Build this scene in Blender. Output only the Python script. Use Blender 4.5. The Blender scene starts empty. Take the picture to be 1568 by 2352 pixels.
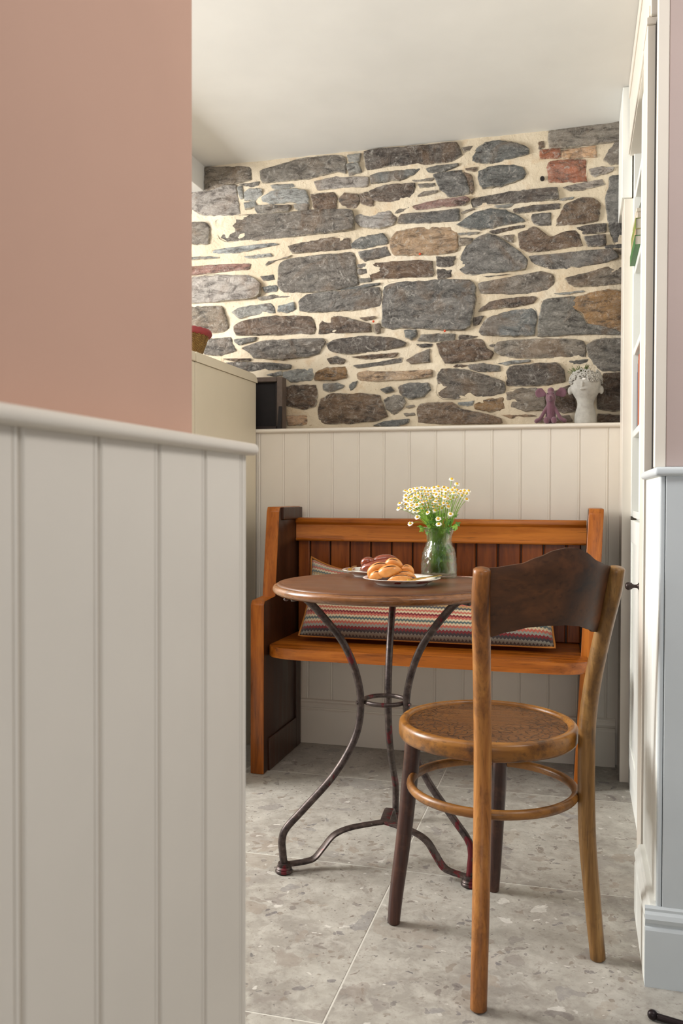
import bpy, bmesh, math, random
from mathutils import Vector, Matrix, noise
random.seed(7)
S = bpy.context.scene
COL = S.collection
PI = math.pi

# ------------------------------------------------------------ camera
cam_d = bpy.data.cameras.new('camera')
cam = bpy.data.objects.new('camera', cam_d); COL.objects.link(cam)
RM = Matrix(((0.96467852, -0.00741653, 0.26332555), (0.26341498, 0.01649376, -0.9645416), (0.00281032, 0.99983646, 0.0178648)))
cam.matrix_world = Matrix.Translation((0, 0, 0.97)) @ RM.to_4x4()
cam_d.sensor_fit = 'VERTICAL'; cam_d.sensor_height = 36.0
cam_d.lens = 36.0 * 1988.29 / 2352.0
cam_d.clip_start = 0.02; cam_d.clip_end = 50
cam_d.dof.use_dof = True; cam_d.dof.focus_distance = 2.3; cam_d.dof.aperture_fstop = 8.0
S.camera = cam

# ------------------------------------------------------------ world and light
W = bpy.data.worlds.new('world'); S.world = W; W.use_nodes = True
bg = W.node_tree.nodes['Background']
bg.inputs[0].default_value = (0.97, 0.97, 1.0, 1); bg.inputs[1].default_value = 0.23

def area(name, loc, target, sx, sy, power, col):
    l = bpy.data.lights.new(name, 'AREA'); l.shape = 'RECTANGLE'; l.size = sx; l.size_y = sy
    l.energy = power; l.color = col
    o = bpy.data.objects.new(name, l); COL.objects.link(o); o.location = loc
    d = Vector(target) - Vector(loc)
    o.rotation_euler = d.to_track_quat('-Z', 'Y').to_euler()
    return o
# daylight through the side window of the far room
area('window_daylight', (-3.05, 1.95, 1.72), (0.0, 2.12, 0.75), 1.0, 1.15, 140, (1.0, 0.99, 0.965))
# added fill behind the camera, from no seen source
area('rear_fill', (0.1, -2.3, 1.15), (-0.4, 2.8, 0.8), 1.6, 1.3, 22, (0.95, 0.97, 1.0))
# added fill off to the right, lifts the near left wall
area('side_fill', (0.95, 0.95, 2.22), (-0.42, 0.75, 1.0), 0.6, 0.6, 19, (1.0, 0.985, 0.97))
# added fill under the ceiling, brightens the stone wall
area('nook_fill', (-0.9, 1.2, 2.25), (-0.7, 3.3, 1.4), 1.4, 0.6, 9, (0.98, 0.99, 1.0))
VS = S.view_settings
VS.view_transform = 'Standard'; VS.look = 'None'; VS.exposure = 0.0; VS.gamma = 1.0; VS.use_curve_mapping = False
S.cycles.max_bounces = 10; S.cycles.transparent_max_bounces = 12; S.cycles.transmission_bounces = 10
S.cycles.caustics_reflective = False; S.cycles.caustics_refractive = False
S.cycles.sample_clamp_indirect = 6.0

# ------------------------------------------------------------ helpers
def lin(c):
    return tuple((v / 255 / 12.92) if v / 255 <= 0.04045 else ((v / 255 + 0.055) / 1.055) ** 2.4 for v in c) + (1,)

def wpos(o):
    v = Vector((0, 0, 0))
    while o:
        v += Vector(o.location); o = o.parent
    return v

def obj(name, bm, mat, parent=None, smooth=False, origin=None, label=None, auto=None):
    """link bm (world coordinates) as one mesh object, its own origin at the centre of its foot"""
    me = bpy.data.meshes.new(name)
    bmesh.ops.recalc_face_normals(bm, faces=bm.faces)
    if origin is None:
        xs = [v.co.x for v in bm.verts]; ys = [v.co.y for v in bm.verts]; zs = [v.co.z for v in bm.verts]
        origin = Vector(((min(xs) + max(xs)) / 2, (min(ys) + max(ys)) / 2, min(zs)))
    origin = Vector(origin)
    bmesh.ops.translate(bm, vec=-origin, verts=bm.verts)
    bm.to_mesh(me); bm.free()
    if smooth:
        me.shade_smooth()
        if auto: me.set_sharp_from_angle(angle=math.radians(auto))
    o = bpy.data.objects.new(name, me); COL.objects.link(o)
    if mat: me.materials.append(mat)
    if parent:
        o.parent = parent; o.location = origin - wpos(parent)
    else:
        o.location = origin
    if label: o['label'] = label
    return o

def empty(name, loc, label, cat, group=None):
    o = bpy.data.objects.new(name, None); COL.objects.link(o); o.location = loc
    o.empty_display_size = 0.05
    return tag(o, label, cat, group)

def tag(o, label, cat, group=None):
    o['label'] = label; o['category'] = cat
    if group: o['group'] = group
    return o

def struct(o, label):
    o['kind'] = 'structure'; o['label'] = label; return o

def box(bm, x0, x1, y0, y1, z0, z1, bev=0.0, seg=1):
    t = bmesh.new()
    bmesh.ops.create_cube(t, size=1)
    for v in t.verts:
        v.co = Vector(((x0 + x1) / 2 + v.co.x * (x1 - x0), (y0 + y1) / 2 + v.co.y * (y1 - y0), (z0 + z1) / 2 + v.co.z * (z1 - z0)))
    if bev > 0:
        bmesh.ops.bevel(t, geom=t.edges[:], offset=bev, segments=seg, affect='EDGES', profile=0.5)
    merge(bm, t); return bm

def merge(bm, t, mat=None):
    if mat is not None: bmesh.ops.transform(t, matrix=mat, verts=t.verts)
    vm = {v: bm.verts.new(v.co) for v in t.verts}
    for f in t.faces:
        try: bm.faces.new([vm[v] for v in f.verts])
        except ValueError: pass
    t.free()

def B(*a, **k):
    bm = bmesh.new(); box(bm, *a, **k); return bm

def extrude(bm, pts, org, u, v, w, length, cap=True):
    """profile pts (a,b) in plane org+a*u+b*v, extruded by w*length; closed profile"""
    org, u, v, w = Vector(org), Vector(u), Vector(v), Vector(w)
    r0 = [bm.verts.new(org + u * a + v * b) for a, b in pts]
    r1 = [bm.verts.new(org + u * a + v * b + w * length) for a, b in pts]
    n = len(pts)
    for i in range(n):
        j = (i + 1) % n
        bm.faces.new((r0[i], r0[j], r1[j], r1[i]))
    if cap:
        bm.faces.new(r0[::-1]); bm.faces.new(r1)
    return bm

def prism(pts, x0, x1, bev=0.0, seg=2):
    """profile in YZ, extruded along X"""
    bm = bmesh.new()
    extrude(bm, pts, (x0, 0, 0), (0, 1, 0), (0, 0, 1), (1, 0, 0), x1 - x0)
    if bev: bmesh.ops.bevel(bm, geom=bm.edges[:], offset=bev, segments=seg, affect='EDGES', profile=0.5)
    return bm

def lathe(bm, prof, c, n=32, rfun=None, closed=False):
    """prof list of (r,z); c centre"""
    c = Vector(c); rings = []
    for k, (r, z) in enumerate(prof):
        if r < 1e-6:
            rings.append([bm.verts.new(c + Vector((0, 0, z)))])
        else:
            rg = []
            for i in range(n):
                a = 2 * PI * i / n
                rr = r + (rfun(a, z, k) if rfun else 0)
                rg.append(bm.verts.new(c + Vector((rr * math.cos(a), rr * math.sin(a), z))))
            rings.append(rg)
    pairs = list(zip(rings[:-1], rings[1:]))
    if closed: pairs.append((rings[-1], rings[0]))
    for a, b in pairs:
        if len(a) == 1 and len(b) == 1: continue
        for i in range(n):
            j = (i + 1) % n
            if len(a) == 1: bm.faces.new((a[0], b[i], b[j]))
            elif len(b) == 1: bm.faces.new((a[i], a[j], b[0]))
            else: bm.faces.new((a[i], a[j], b[j], b[i]))
    return bm

def smooth_path(pts, sub=6):
    """Catmull-Rom"""
    P = [Vector(p) for p in pts]; P = [2 * P[0] - P[1]] + P + [2 * P[-1] - P[-2]]
    out = []
    for i in range(1, len(P) - 2):
        p0, p1, p2, p3 = P[i - 1:i + 3]
        for k in range(sub):
            t = k / sub
            out.append(0.5 * ((2 * p1) + (p2 - p0) * t + (2 * p0 - 5 * p1 + 4 * p2 - p3) * t * t + (3 * p1 - p0 - 3 * p2 + p3) * t ** 3))
    out.append(P[-2]); return out

def tube(bm, pts, rad, n=10, closed=False, sect=None, up=None, cap=True):
    """rad: number or list; sect: list of (a,b) unit section; up: fixed reference normal"""
    P = [Vector(p) for p in pts]; m = len(P)
    if sect is None: sect = [(math.cos(2 * PI * i / n), math.sin(2 * PI * i / n)) for i in range(n)]
    n = len(sect); rings = []; nrm = None
    for i, p in enumerate(P):
        if closed: t = P[(i + 1) % m] - P[i - 1]
        else: t = P[min(i + 1, m - 1)] - P[max(i - 1, 0)]
        t.normalize()
        if up is not None: a = Vector(up)
        elif nrm is None: a = Vector((0, 0, 1)) if abs(t.z) < 0.9 else Vector((1, 0, 0))
        else: a = nrm
        nrm = (a - t * a.dot(t)).normalized(); b = t.cross(nrm)
        r = rad[i] if isinstance(rad, (list, tuple)) else rad
        rx, ry = r if isinstance(r, (list, tuple)) else (r, r)
        rings.append([bm.verts.new(p + nrm * (x * rx) + b * (y * ry)) for x, y in sect])
    for i in range(m if closed else m - 1):
        a, b = rings[i], rings[(i + 1) % m]
        for k in range(n):
            j = (k + 1) % n
            bm.faces.new((a[k], a[j], b[j], b[k]))
    if not closed and cap:
        bm.faces.new(rings[0][::-1]); bm.faces.new(rings[-1])
    return bm

def ball(bm, c, r, sub=2, scale=(1, 1, 1), rot=None):
    t = bmesh.new(); bmesh.ops.create_icosphere(t, subdivisions=sub, radius=r)
    M = Matrix.Translation(c) @ (rot.to_4x4() if rot else Matrix.Identity(4)) @ Matrix.Diagonal((*scale, 1))
    merge(bm, t, M); return bm

# ------------------------------------------------------------ materials
class MT:
    def __init__(s, name, rough=0.6, **kw):
        s.m = bpy.data.materials.new(name); s.m.use_nodes = True
        s.t = s.m.node_tree; s.n = s.t.nodes; s.l = s.t.links
        s.p = s.n['Principled BSDF']; s.p.inputs['Roughness'].default_value = rough
        for k, v in kw.items(): s.p.inputs[k.replace('_', ' ')].default_value = v
        s.tc = None
    def node(s, typ, **kw):
        nd = s.n.new(typ)
        for k, v in kw.items():
            if k.startswith('i_'):
                nd.inputs[k[2:].replace('_', ' ')].default_value = v
            else: setattr(nd, k, v)
        return nd
    def coords(s, kind='Object', scale=(1, 1, 1), rnd=False):
        if s.tc is None: s.tc = s.node('ShaderNodeTexCoord')
        src = s.tc.outputs[kind]
        if rnd:
            oi = s.node('ShaderNodeObjectInfo')
            mul = s.node('ShaderNodeVectorMath', operation='SCALE'); s.l.new(oi.outputs['Random'], mul.inputs['Scale']); mul.inputs[0].default_value = (31, 17, 23)
            ad = s.node('ShaderNodeVectorMath', operation='ADD'); s.l.new(src, ad.inputs[0]); s.l.new(mul.outputs[0], ad.inputs[1]); src = ad.outputs[0]
        mp = s.node('ShaderNodeMapping'); mp.inputs['Scale'].default_value = scale
        s.l.new(src, mp.inputs[0]); return mp.outputs[0]
    def noise(s, vec, scale, detail=4, rough=0.55, dist=0.0):
        nd = s.node('ShaderNodeTexNoise'); nd.inputs['Scale'].default_value = scale; nd.inputs['Detail'].default_value = detail
        nd.inputs['Roughness'].default_value = rough; nd.inputs['Distortion'].default_value = dist
        if vec: s.l.new(vec, nd.inputs['Vector'])
        return nd.outputs['Fac']
    def voro(s, vec, scale, feature='F1', out='Distance', rnd=1.0):
        nd = s.node('ShaderNodeTexVoronoi', feature=feature); nd.inputs['Scale'].default_value = scale; nd.inputs['Randomness'].default_value = rnd
        s.l.new(vec, nd.inputs['Vector']); return nd.outputs[out]
    def ramp(s, fac, stops, interp='LINEAR'):
        nd = s.node('ShaderNodeValToRGB'); cr = nd.color_ramp; cr.interpolation = interp
        while len(cr.elements) > 1: cr.elements.remove(cr.elements[-1])
        cr.elements[0].position = stops[0][0]; cr.elements[0].color = stops[0][1]
        for p, c in stops[1:]:
            e = cr.elements.new(p); e.color = c
        s.l.new(fac, nd.inputs[0]); return nd.outputs[0]
    def gray(s, fac, a, b, lo=0.0, hi=1.0):
        nd = s.node('ShaderNodeMapRange', clamp=True); s.l.new(fac, nd.inputs[0])
        for i, v in enumerate((a, b, lo, hi)): nd.inputs[i + 1].default_value = v
        return nd.outputs[0]
    def mix(s, fac, a, b, blend='MIX'):
        nd = s.node('ShaderNodeMix', data_type='RGBA', blend_type=blend)
        for sock, v in ((nd.inputs[0], fac), (nd.inputs[6], a), (nd.inputs[7], b)):
            if isinstance(v, (int, float)): sock.default_value = v
            elif isinstance(v, tuple): sock.default_value = v
            else: s.l.new(v, sock)
        return nd.outputs[2]
    def math(s, op, a, b=None):
        nd = s.node('ShaderNodeMath', operation=op)
        for sock, v in ((nd.inputs[0], a), (nd.inputs[1], b)):
            if v is None: continue
            if isinstance(v, (int, float)): sock.default_value = v
            else: s.l.new(v, sock)
        return nd.outputs[0]
    def col(s, v):
        if isinstance(v, tuple): s.p.inputs['Base Color'].default_value = v
        else: s.l.new(v, s.p.inputs['Base Color'])
    def rough(s, v): s.l.new(v, s.p.inputs['Roughness'])
    def bump(s, h, strength=0.3, dist=0.01, prev=None):
        nd = s.node('ShaderNodeBump'); nd.inputs['Strength'].default_value = strength; nd.inputs['Distance'].default_value = dist
        s.l.new(h, nd.inputs['Height'])
        if prev: s.l.new(prev, nd.inputs['Normal'])
        s.l.new(nd.outputs[0], s.p.inputs['Normal']); return nd.outputs[0]

def paint(name, c, rough=0.45, var=0.04, fine=0.06):
    m = MT(name, rough); v = m.coords('Object')
    n1 = m.noise(v, 3, 3)
    d = tuple(x * (1 - var * 2) for x in c[:3]) + (1,)
    m.col(m.ramp(n1, [(0.3, d), (0.7, c)]))
    n2 = m.noise(v, 160, 2); n3 = m.noise(v, 18, 3)
    b = m.bump(n3, 0.03, 0.001); m.bump(n2, fine * 0.6, 0.0006, b)
    return m.m

def wood(name, c_dark, c_mid, c_light, axis='z', rough=0.35, coat=0.3, grain=1.0, wear=None, wear_amt=0.6, contrast=1.0):
    m = MT(name, rough); m.p.inputs['Coat Weight'].default_value = coat * 0.55; m.p.inputs['Specular IOR Level'].default_value = 0.35; m.p.inputs['Coat Roughness'].default_value = 0.22
    long, cross = 2.2 * grain, 34 * grain
    sc = {'x': (long, cross, cross), 'y': (cross, long, cross), 'z': (cross, cross, long)}[axis]
    v = m.coords('Object', sc, rnd=True)
    big = m.coords('Object', tuple(k * 0.12 for k in sc), rnd=True)
    g = m.noise(v, 1.0, 8, 0.65, 0.6); h = m.noise(big, 1.6, 3, 0.5, 0.4)
    f = m.math('ADD', m.math('MULTIPLY', g, 0.6), m.math('MULTIPLY', h, 0.45))
    c = m.ramp(f, [(0.5 - 0.14 / contrast, c_dark), (0.52, c_mid), (0.5 + 0.2 / contrast, c_light)])
    pores = m.noise(m.coords('Object', tuple(k * 4 for k in sc)), 1.5, 2)
    c = m.mix(m.gray(pores, 0.28, 0.42, 0.4, 0.0), c, tuple(x * 0.35 for x in c_dark[:3]) + (1,))
    if wear:
        w = m.noise(m.coords('Object', (1, 1, 1), rnd=True), 13, 6, 0.7)
        c = m.mix(m.gray(w, 0.52, 0.66, 0, wear_amt), c, wear)
    m.col(c)
    m.rough(m.gray(g, 0.3, 0.8, rough - 0.05, rough + 0.15))
    m.bump(g, 0.12, 0.002)
    return m.m

M_cream = paint('cream eggshell paint', lin((232, 224, 211)), 0.42)
M_ceil = paint('off white ceiling paint', lin((227, 226, 222)), 0.7)
M_pink = paint('plaster pink paint', lin((200, 161, 141)), 0.75, 0.03, 0.12)
M_cool_shade = paint('cool shaded paint', lin((206, 213, 216)), 0.4, 0.05, 0.15)  # cool shade of the front faces put into the paint colour
M_return = paint('soft white paint', lin((245, 246, 240)), 0.42)
M_unit = paint('stone coloured cabinet paint', lin((224, 213, 190)), 0.4)

WD, WM, WL = lin((92, 44, 10)), lin((162, 88, 22)), lin((202, 122, 42))
M_pew_z = wood('honey pine vertical grain', WD, WM, WL, 'z', 0.32, 0.35)
M_pew_x = wood('honey pine long grain', WD, WM, WL, 'x', 0.3, 0.4)
M_pew_b = wood('red pine boards', lin((76, 32, 10)), lin((126, 62, 18)), lin((158, 84, 28)), 'z', 0.34, 0.3)
M_pew_shade = wood('shaded old pine', lin((34, 16, 8)), lin((54, 28, 14)), lin((74, 42, 22)), 'z', 0.38, 0.25)  # darker copy of the pine, shade put into its colour
M_chair_z = wood('worn beech', lin((78, 52, 22)), lin((126, 90, 46)), lin((168, 130, 76)), 'z', 0.4, 0.2, 1.2, lin((66, 44, 26)), 0.5)
M_chair_red = wood('stained beech leg', lin((80, 44, 16)), lin((148, 92, 40)), lin((188, 130, 64)), 'z', 0.38, 0.25, 1.2, lin((60, 34, 20)), 0.4)
M_chair_dark = wood('dark stained beech', lin((38, 22, 18)), lin((62, 38, 32)), lin((92, 58, 46)), 'z', 0.34, 0.25, 1.0, lin((110, 74, 54)), 0.3)
M_panel = wood('aged walnut ply', lin((40, 24, 14)), lin((78, 48, 26)), lin((122, 74, 40)), 'x', 0.5, 0.08, 0.55, lin((104, 62, 34)), 0.5, 0.9)
M_rim = wood('bent seat rim', lin((84, 50, 16)), lin((136, 88, 34)), lin((174, 120, 52)), 'x', 0.33, 0.35, 0.7, lin((38, 26, 24)), 0.8)
M_hoop = wood('bent hoop', lin((76, 46, 18)), lin((124, 80, 34)), lin((162, 110, 50)), 'x', 0.36, 0.3, 0.8, lin((58, 38, 26)), 0.5)
M_table = wood('walnut table top', lin((72, 38, 18)), lin((94, 54, 26)), lin((112, 70, 34)), 'x', 0.42, 0.3, 0.5, lin((88, 54, 32)), 0.2, 0.6)
M_trim_edge = wood('table edge', lin((86, 52, 28)), lin((128, 82, 46)), lin((164, 114, 70)), 'x', 0.25, 0.5, 0.6, lin((74, 42, 24)), 0.55)

def m_iron():
    m = MT('old iron with flaking red paint', 0.42, Metallic=0.55)
    v = m.coords('Object')
    n = m.noise(v, 60, 5, 0.7); p = m.noise(m.coords('Object', (1, 1, .35)), 16, 4, 0.7); q = m.noise(v, 38, 4, 0.6)
    c = m.ramp(n, [(0.3, lin((38, 30, 30))), (0.6, lin((84, 72, 68))), (0.8, lin((130, 118, 108)))])
    c = m.mix(m.gray(p, 0.58, 0.61, 0, 0.85), c, lin((104, 24, 34)))
    c = m.mix(m.gray(q, 0.70, 0.72, 0, 0.8), c, lin((150, 160, 140)))
    m.col(c); m.bump(n, 0.35, 0.002); return m.m
M_iron = m_iron()
def m_black(name, c, rough, metal=0.3):
    m = MT(name, rough, Metallic=metal); n = m.noise(m.coords('Object'), 50, 3)
    m.col(m.ramp(n, [(0.3, c), (0.8, tuple(x * 1.7 for x in c[:3]) + (1,))])); m.bump(n, 0.1, 0.001); return m.m
M_knob = m_black('dark bronze', lin((58, 48, 46)), 0.35, 0.7)
M_blackiron = m_black('black iron', lin((30, 20, 22)), 0.4, 0.5)
M_frameblack = m_black('black stained wood', lin((30, 20, 18)), 0.45, 0.0)
M_framegrey = m_black('dusty dark wood', lin((84, 72, 64)), 0.6, 0.0)
M_gap = m_black('dark gap', lin((24, 18, 16)), 0.9, 0.0)
M_chalk = m_black('matt black board', lin((16, 10, 11)), 0.7, 0.0)

def m_mortar():
    m = MT('lime mortar', 0.9); v = m.coords('Object')
    a = m.noise(v, 3.5, 4); b = m.noise(v, 55, 5, 0.7); c = m.noise(v, 14, 4)
    base = m.ramp(a, [(0.25, lin((190, 174, 148))), (0.5, lin((206, 192, 168))), (0.75, lin((216, 206, 188)))])
    base = m.mix(m.gray(c, 0.56, 0.72, 0, 0.5), base, lin((184, 150, 108)))
    base = m.mix(m.gray(m.noise(v, 130, 2), 0.66, 0.72, 0, 0.5), base, lin((140, 110, 84)))
    m.col(base)
    x = m.bump(c, 0.6, 0.012); m.bump(b, 0.7, 0.006, x); return m.m
M_mortar = m_mortar()

def m_stone():
    m = MT('slate rubble', 0.68)
    oi = m.node('ShaderNodeObjectInfo'); v = m.coords('Object', (1, 1, 1), rnd=True); vs = m.coords('Object', (1, 1, 2.6), rnd=True)
    n1 = m.noise(vs, 16, 8, 0.68, 0.8); n2 = m.noise(vs, 70, 6, 0.7, 0.3); n3 = m.noise(v, 7, 4, 0.6, 1.0); n4 = m.noise(v, 30, 7, 0.75, 1.5)
    c0 = oi.outputs['Color']
    dark = m.mix(1.0, c0, lin((132, 126, 124)), 'MULTIPLY')
    light = m.mix(0.36, c0, lin((205, 198, 188)))
    c = m.mix(m.gray(n1, 0.36, 0.52), dark, c0)
    c = m.mix(m.gray(n1, 0.56, 0.74), c, light)
    warm = m.mix(0.55, c, lin((128, 100, 72)))
    c = m.mix(m.gray(n3, 0.53, 0.66, 0, 0.75), c, warm)
    blue = m.mix(0.22, c, lin((120, 122, 117)))
    c = m.mix(m.gray(n3, 0.47, 0.36, 0, 0.7), c, blue)
    c = m.mix(m.gray(n4, 0.56, 0.66, 0, 0.6), c, lin((198, 192, 182)))
    fl_ = m.noise(m.coords('Object', (1, 1, 1), rnd=True), 11, 9, 0.8, 2.5)
    c = m.mix(m.gray(m.math('ABSOLUTE', m.math('SUBTRACT', fl_, 0.5)), 0.0, 0.012, 0.5, 0), c, lin((206, 200, 190)))
    ck = m.noise(m.coords('Object', (1, 1, 2.2), rnd=True), 9, 8, 0.75, 3.0)
    c = m.mix(m.gray(m.math('ABSOLUTE', m.math('SUBTRACT', ck, 0.47)), 0.0, 0.010, 0.75, 0), c, lin((54, 46, 44)))
    at = m.node('ShaderNodeAttribute', attribute_name='rim')
    e = m.math('MULTIPLY', at.outputs['Fac'], m.math('ADD', 0.66, m.math('MULTIPLY', m.math('SUBTRACT', m.noise(v, 34, 8, 0.8), 0.5), 3.6)))
    c = m.mix(m.gray(e, 0.4, 0.9, 0, 0.85), c, lin((200, 190, 170)))
    m.col(c)
    b0 = m.bump(n3, 0.8, 0.03); b1 = m.bump(n1, 0.9, 0.02, b0); m.bump(n2, 0.5, 0.005, b1)
    return m.m
M_stone = m_stone()

def m_floor():
    m = MT('pebbled limestone', 0.42)
    v = m.coords('Object', (1, 1, 1), rnd=True)
    nz = m.node('ShaderNodeTexNoise'); nz.inputs['Scale'].default_value = 14; nz.inputs['Detail'].default_value = 6; m.l.new(v, nz.inputs['Vector'])
    vm = m.node('ShaderNodeVectorMath', operation='MULTIPLY_ADD'); m.l.new(nz.outputs['Color'], vm.inputs[0]); vm.inputs[1].default_value = (0.12, 0.12, 0.12); m.l.new(v, vm.inputs[2])
    w = vm.outputs[0]
    a = m.noise(v, 4, 5, 0.6, 0.6); b = m.noise(v, 26, 6, 0.7, 0.5)
    c = m.ramp(a, [(0.28, lin((128, 122, 115))), (0.5, lin((154, 149, 140))), (0.72, lin((174, 170, 161)))])
    c = m.mix(m.gray(b, 0.42, 0.66, 0.0, 0.5), c, lin((192, 188, 178)))
    c = m.mix(m.gray(m.noise(v, 48, 5, 0.75), 0.54, 0.72, 0.0, 0.6), c, lin((122, 112, 102)))
    c = m.mix(m.gray(m.noise(v, 120, 4, 0.7), 0.58, 0.7, 0.0, 0.4), c, lin((104, 96, 90)))
    def pebbles(c, scale, thr, size, lo, hi, amt):
        nd = m.node('ShaderNodeTexVoronoi', feature='F1'); nd.inputs['Scale'].default_value = scale; m.l.new(w, nd.inputs['Vector'])
        sp = m.node('ShaderNodeSeparateColor'); m.l.new(nd.outputs['Color'], sp.inputs[0])
        pick = m.gray(sp.outputs[0], thr, thr + 0.02)
        rad = m.math('MULTIPLY', sp.outputs[1], size)
        msk = m.math('MULTIPLY', m.math('LESS_THAN', nd.outputs['Distance'], rad), pick)
        edge = m.gray(m.noise(v, 90, 3), 0.3, 0.6, 0.55, 1)
        msk = m.math('MULTIPLY', m.math('MULTIPLY', msk, edge), amt)
        pc = m.ramp(sp.outputs[2], [(0.0, lo), (0.6, hi), (0.86, hi), (0.9, lin((204, 200, 192)))])
        return m.mix(msk, c, pc)
    c = pebbles(c, 7, 0.70, 0.62, lin((138, 134, 132)), lin((150, 138, 124)), 0.45)
    c = pebbles(c, 17, 0.66, 0.62, lin((118, 116, 118)), lin((144, 130, 116)), 0.55)
    c = pebbles(c, 42, 0.76, 0.6, lin((92, 90, 96)), lin((126, 114, 102)), 0.7)
    c = pebbles(c, 95, 0.86, 0.55, lin((80, 78, 82)), lin((116, 104, 94)), 0.75)
    m.col(c); m.rough(m.gray(b, 0.3, 0.7, 0.36, 0.55)); m.bump(b, 0.1, 0.002); return m.m
M_floor = m_floor()
M_grout = paint('pale grout', lin((196, 192, 182)), 0.8)

# ============================================================ SETTING
ZC = 2.345                      # ceiling height
def at(px, py, Y):              # a point of the stone face, read off the photograph as a direction and met with the wall plane
    d = RM @ Vector((px - 784.0, 1176.0 - py, -1988.29)); t = Y / d.y
    return d.x * t, 0.97 + d.z * t

# floor: grout bed and tiles
fl = struct(obj('floor', B(-3.2, 1.6, -2.6, 3.5, -0.06, -0.0007), M_grout), 'pale grouted bed under large pebbled limestone tiles')
tile_me = None
TW = 0.682
for i in range(-4, 4):
    for j in range(-6, 3):
        x0 = -0.446 + i * TW; y0 = 1.511 + j * TW
        if x0 > 1.2 or y0 > 3.2: continue
        if tile_me is None:
            o = obj('tile', B(x0 + .0012, x0 + TW - .0012, y0 + .0012, y0 + TW - .0012, -0.02, 0.0, bev=0.0012), M_floor, fl); tile_me = o
        else:
            o = tile_me.copy(); COL.objects.link(o); o.parent = fl
            o.location = Vector((x0 + TW / 2, y0 + TW / 2, -0.02)) - wpos(fl)
# ceiling, beam
struct(obj('ceiling', B(-3.2, 1.6, -0.6, 3.5, ZC, ZC + 0.06), M_ceil), 'smooth off white ceiling above the stone wall')
struct(obj('trim_1', B(-1.86, -1.513, 0.9, 3.362, 2.242, ZC + 0.01, bev=0.002), M_ceil), 'boxed in white beam meeting the stone wall at the left')

# far left wall with its window opening
bm = bmesh.new()
box(bm, -3.3, -3.12, 0.96, 3.5, 0, 0.95); box(bm, -3.3, -3.12, 0.96, 3.5, 2.12, ZC)
box(bm, -3.3, -3.12, 0.96, 1.2, 0.95, 2.12); box(bm, -3.3, -3.12, 2.7, 3.5, 0.95, 2.12)
struct(obj('wall_left', bm, M_ceil), 'white far left wall with a window opening')

# ---- stone wall: mortar body
bm = bmesh.new()
nx, nz = 160, 62; X0, X1, Z0, Z1 = -3.12, 0.50, 1.16, ZC
grid = []
for i in range(nx + 1):
    row = []
    for k in range(nz + 1):
        x = X0 + (X1 - X0) * i / nx; z = Z0 + (Z1 - Z0) * k / nz
        y = 3.360 + 0.009 * noise.noise((x * 9, z * 14, 1.3)) + 0.003 * noise.noise((x * 40, z * 40, 4.0))
        row.append(bm.verts.new((x, y, z)))
    grid.append(row)
for i in range(nx):
    for k in range(nz):
        bm.faces.new((grid[i][k], grid[i + 1][k], grid[i + 1][k + 1], grid[i][k + 1]))
box(bm, X0, X1, 3.38, 3.50, 0.0, ZC)
wb = struct(obj('wall_back', bm, M_mortar, smooth=True, auto=40), 'rubble stone wall pointed with cream lime mortar')

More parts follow.
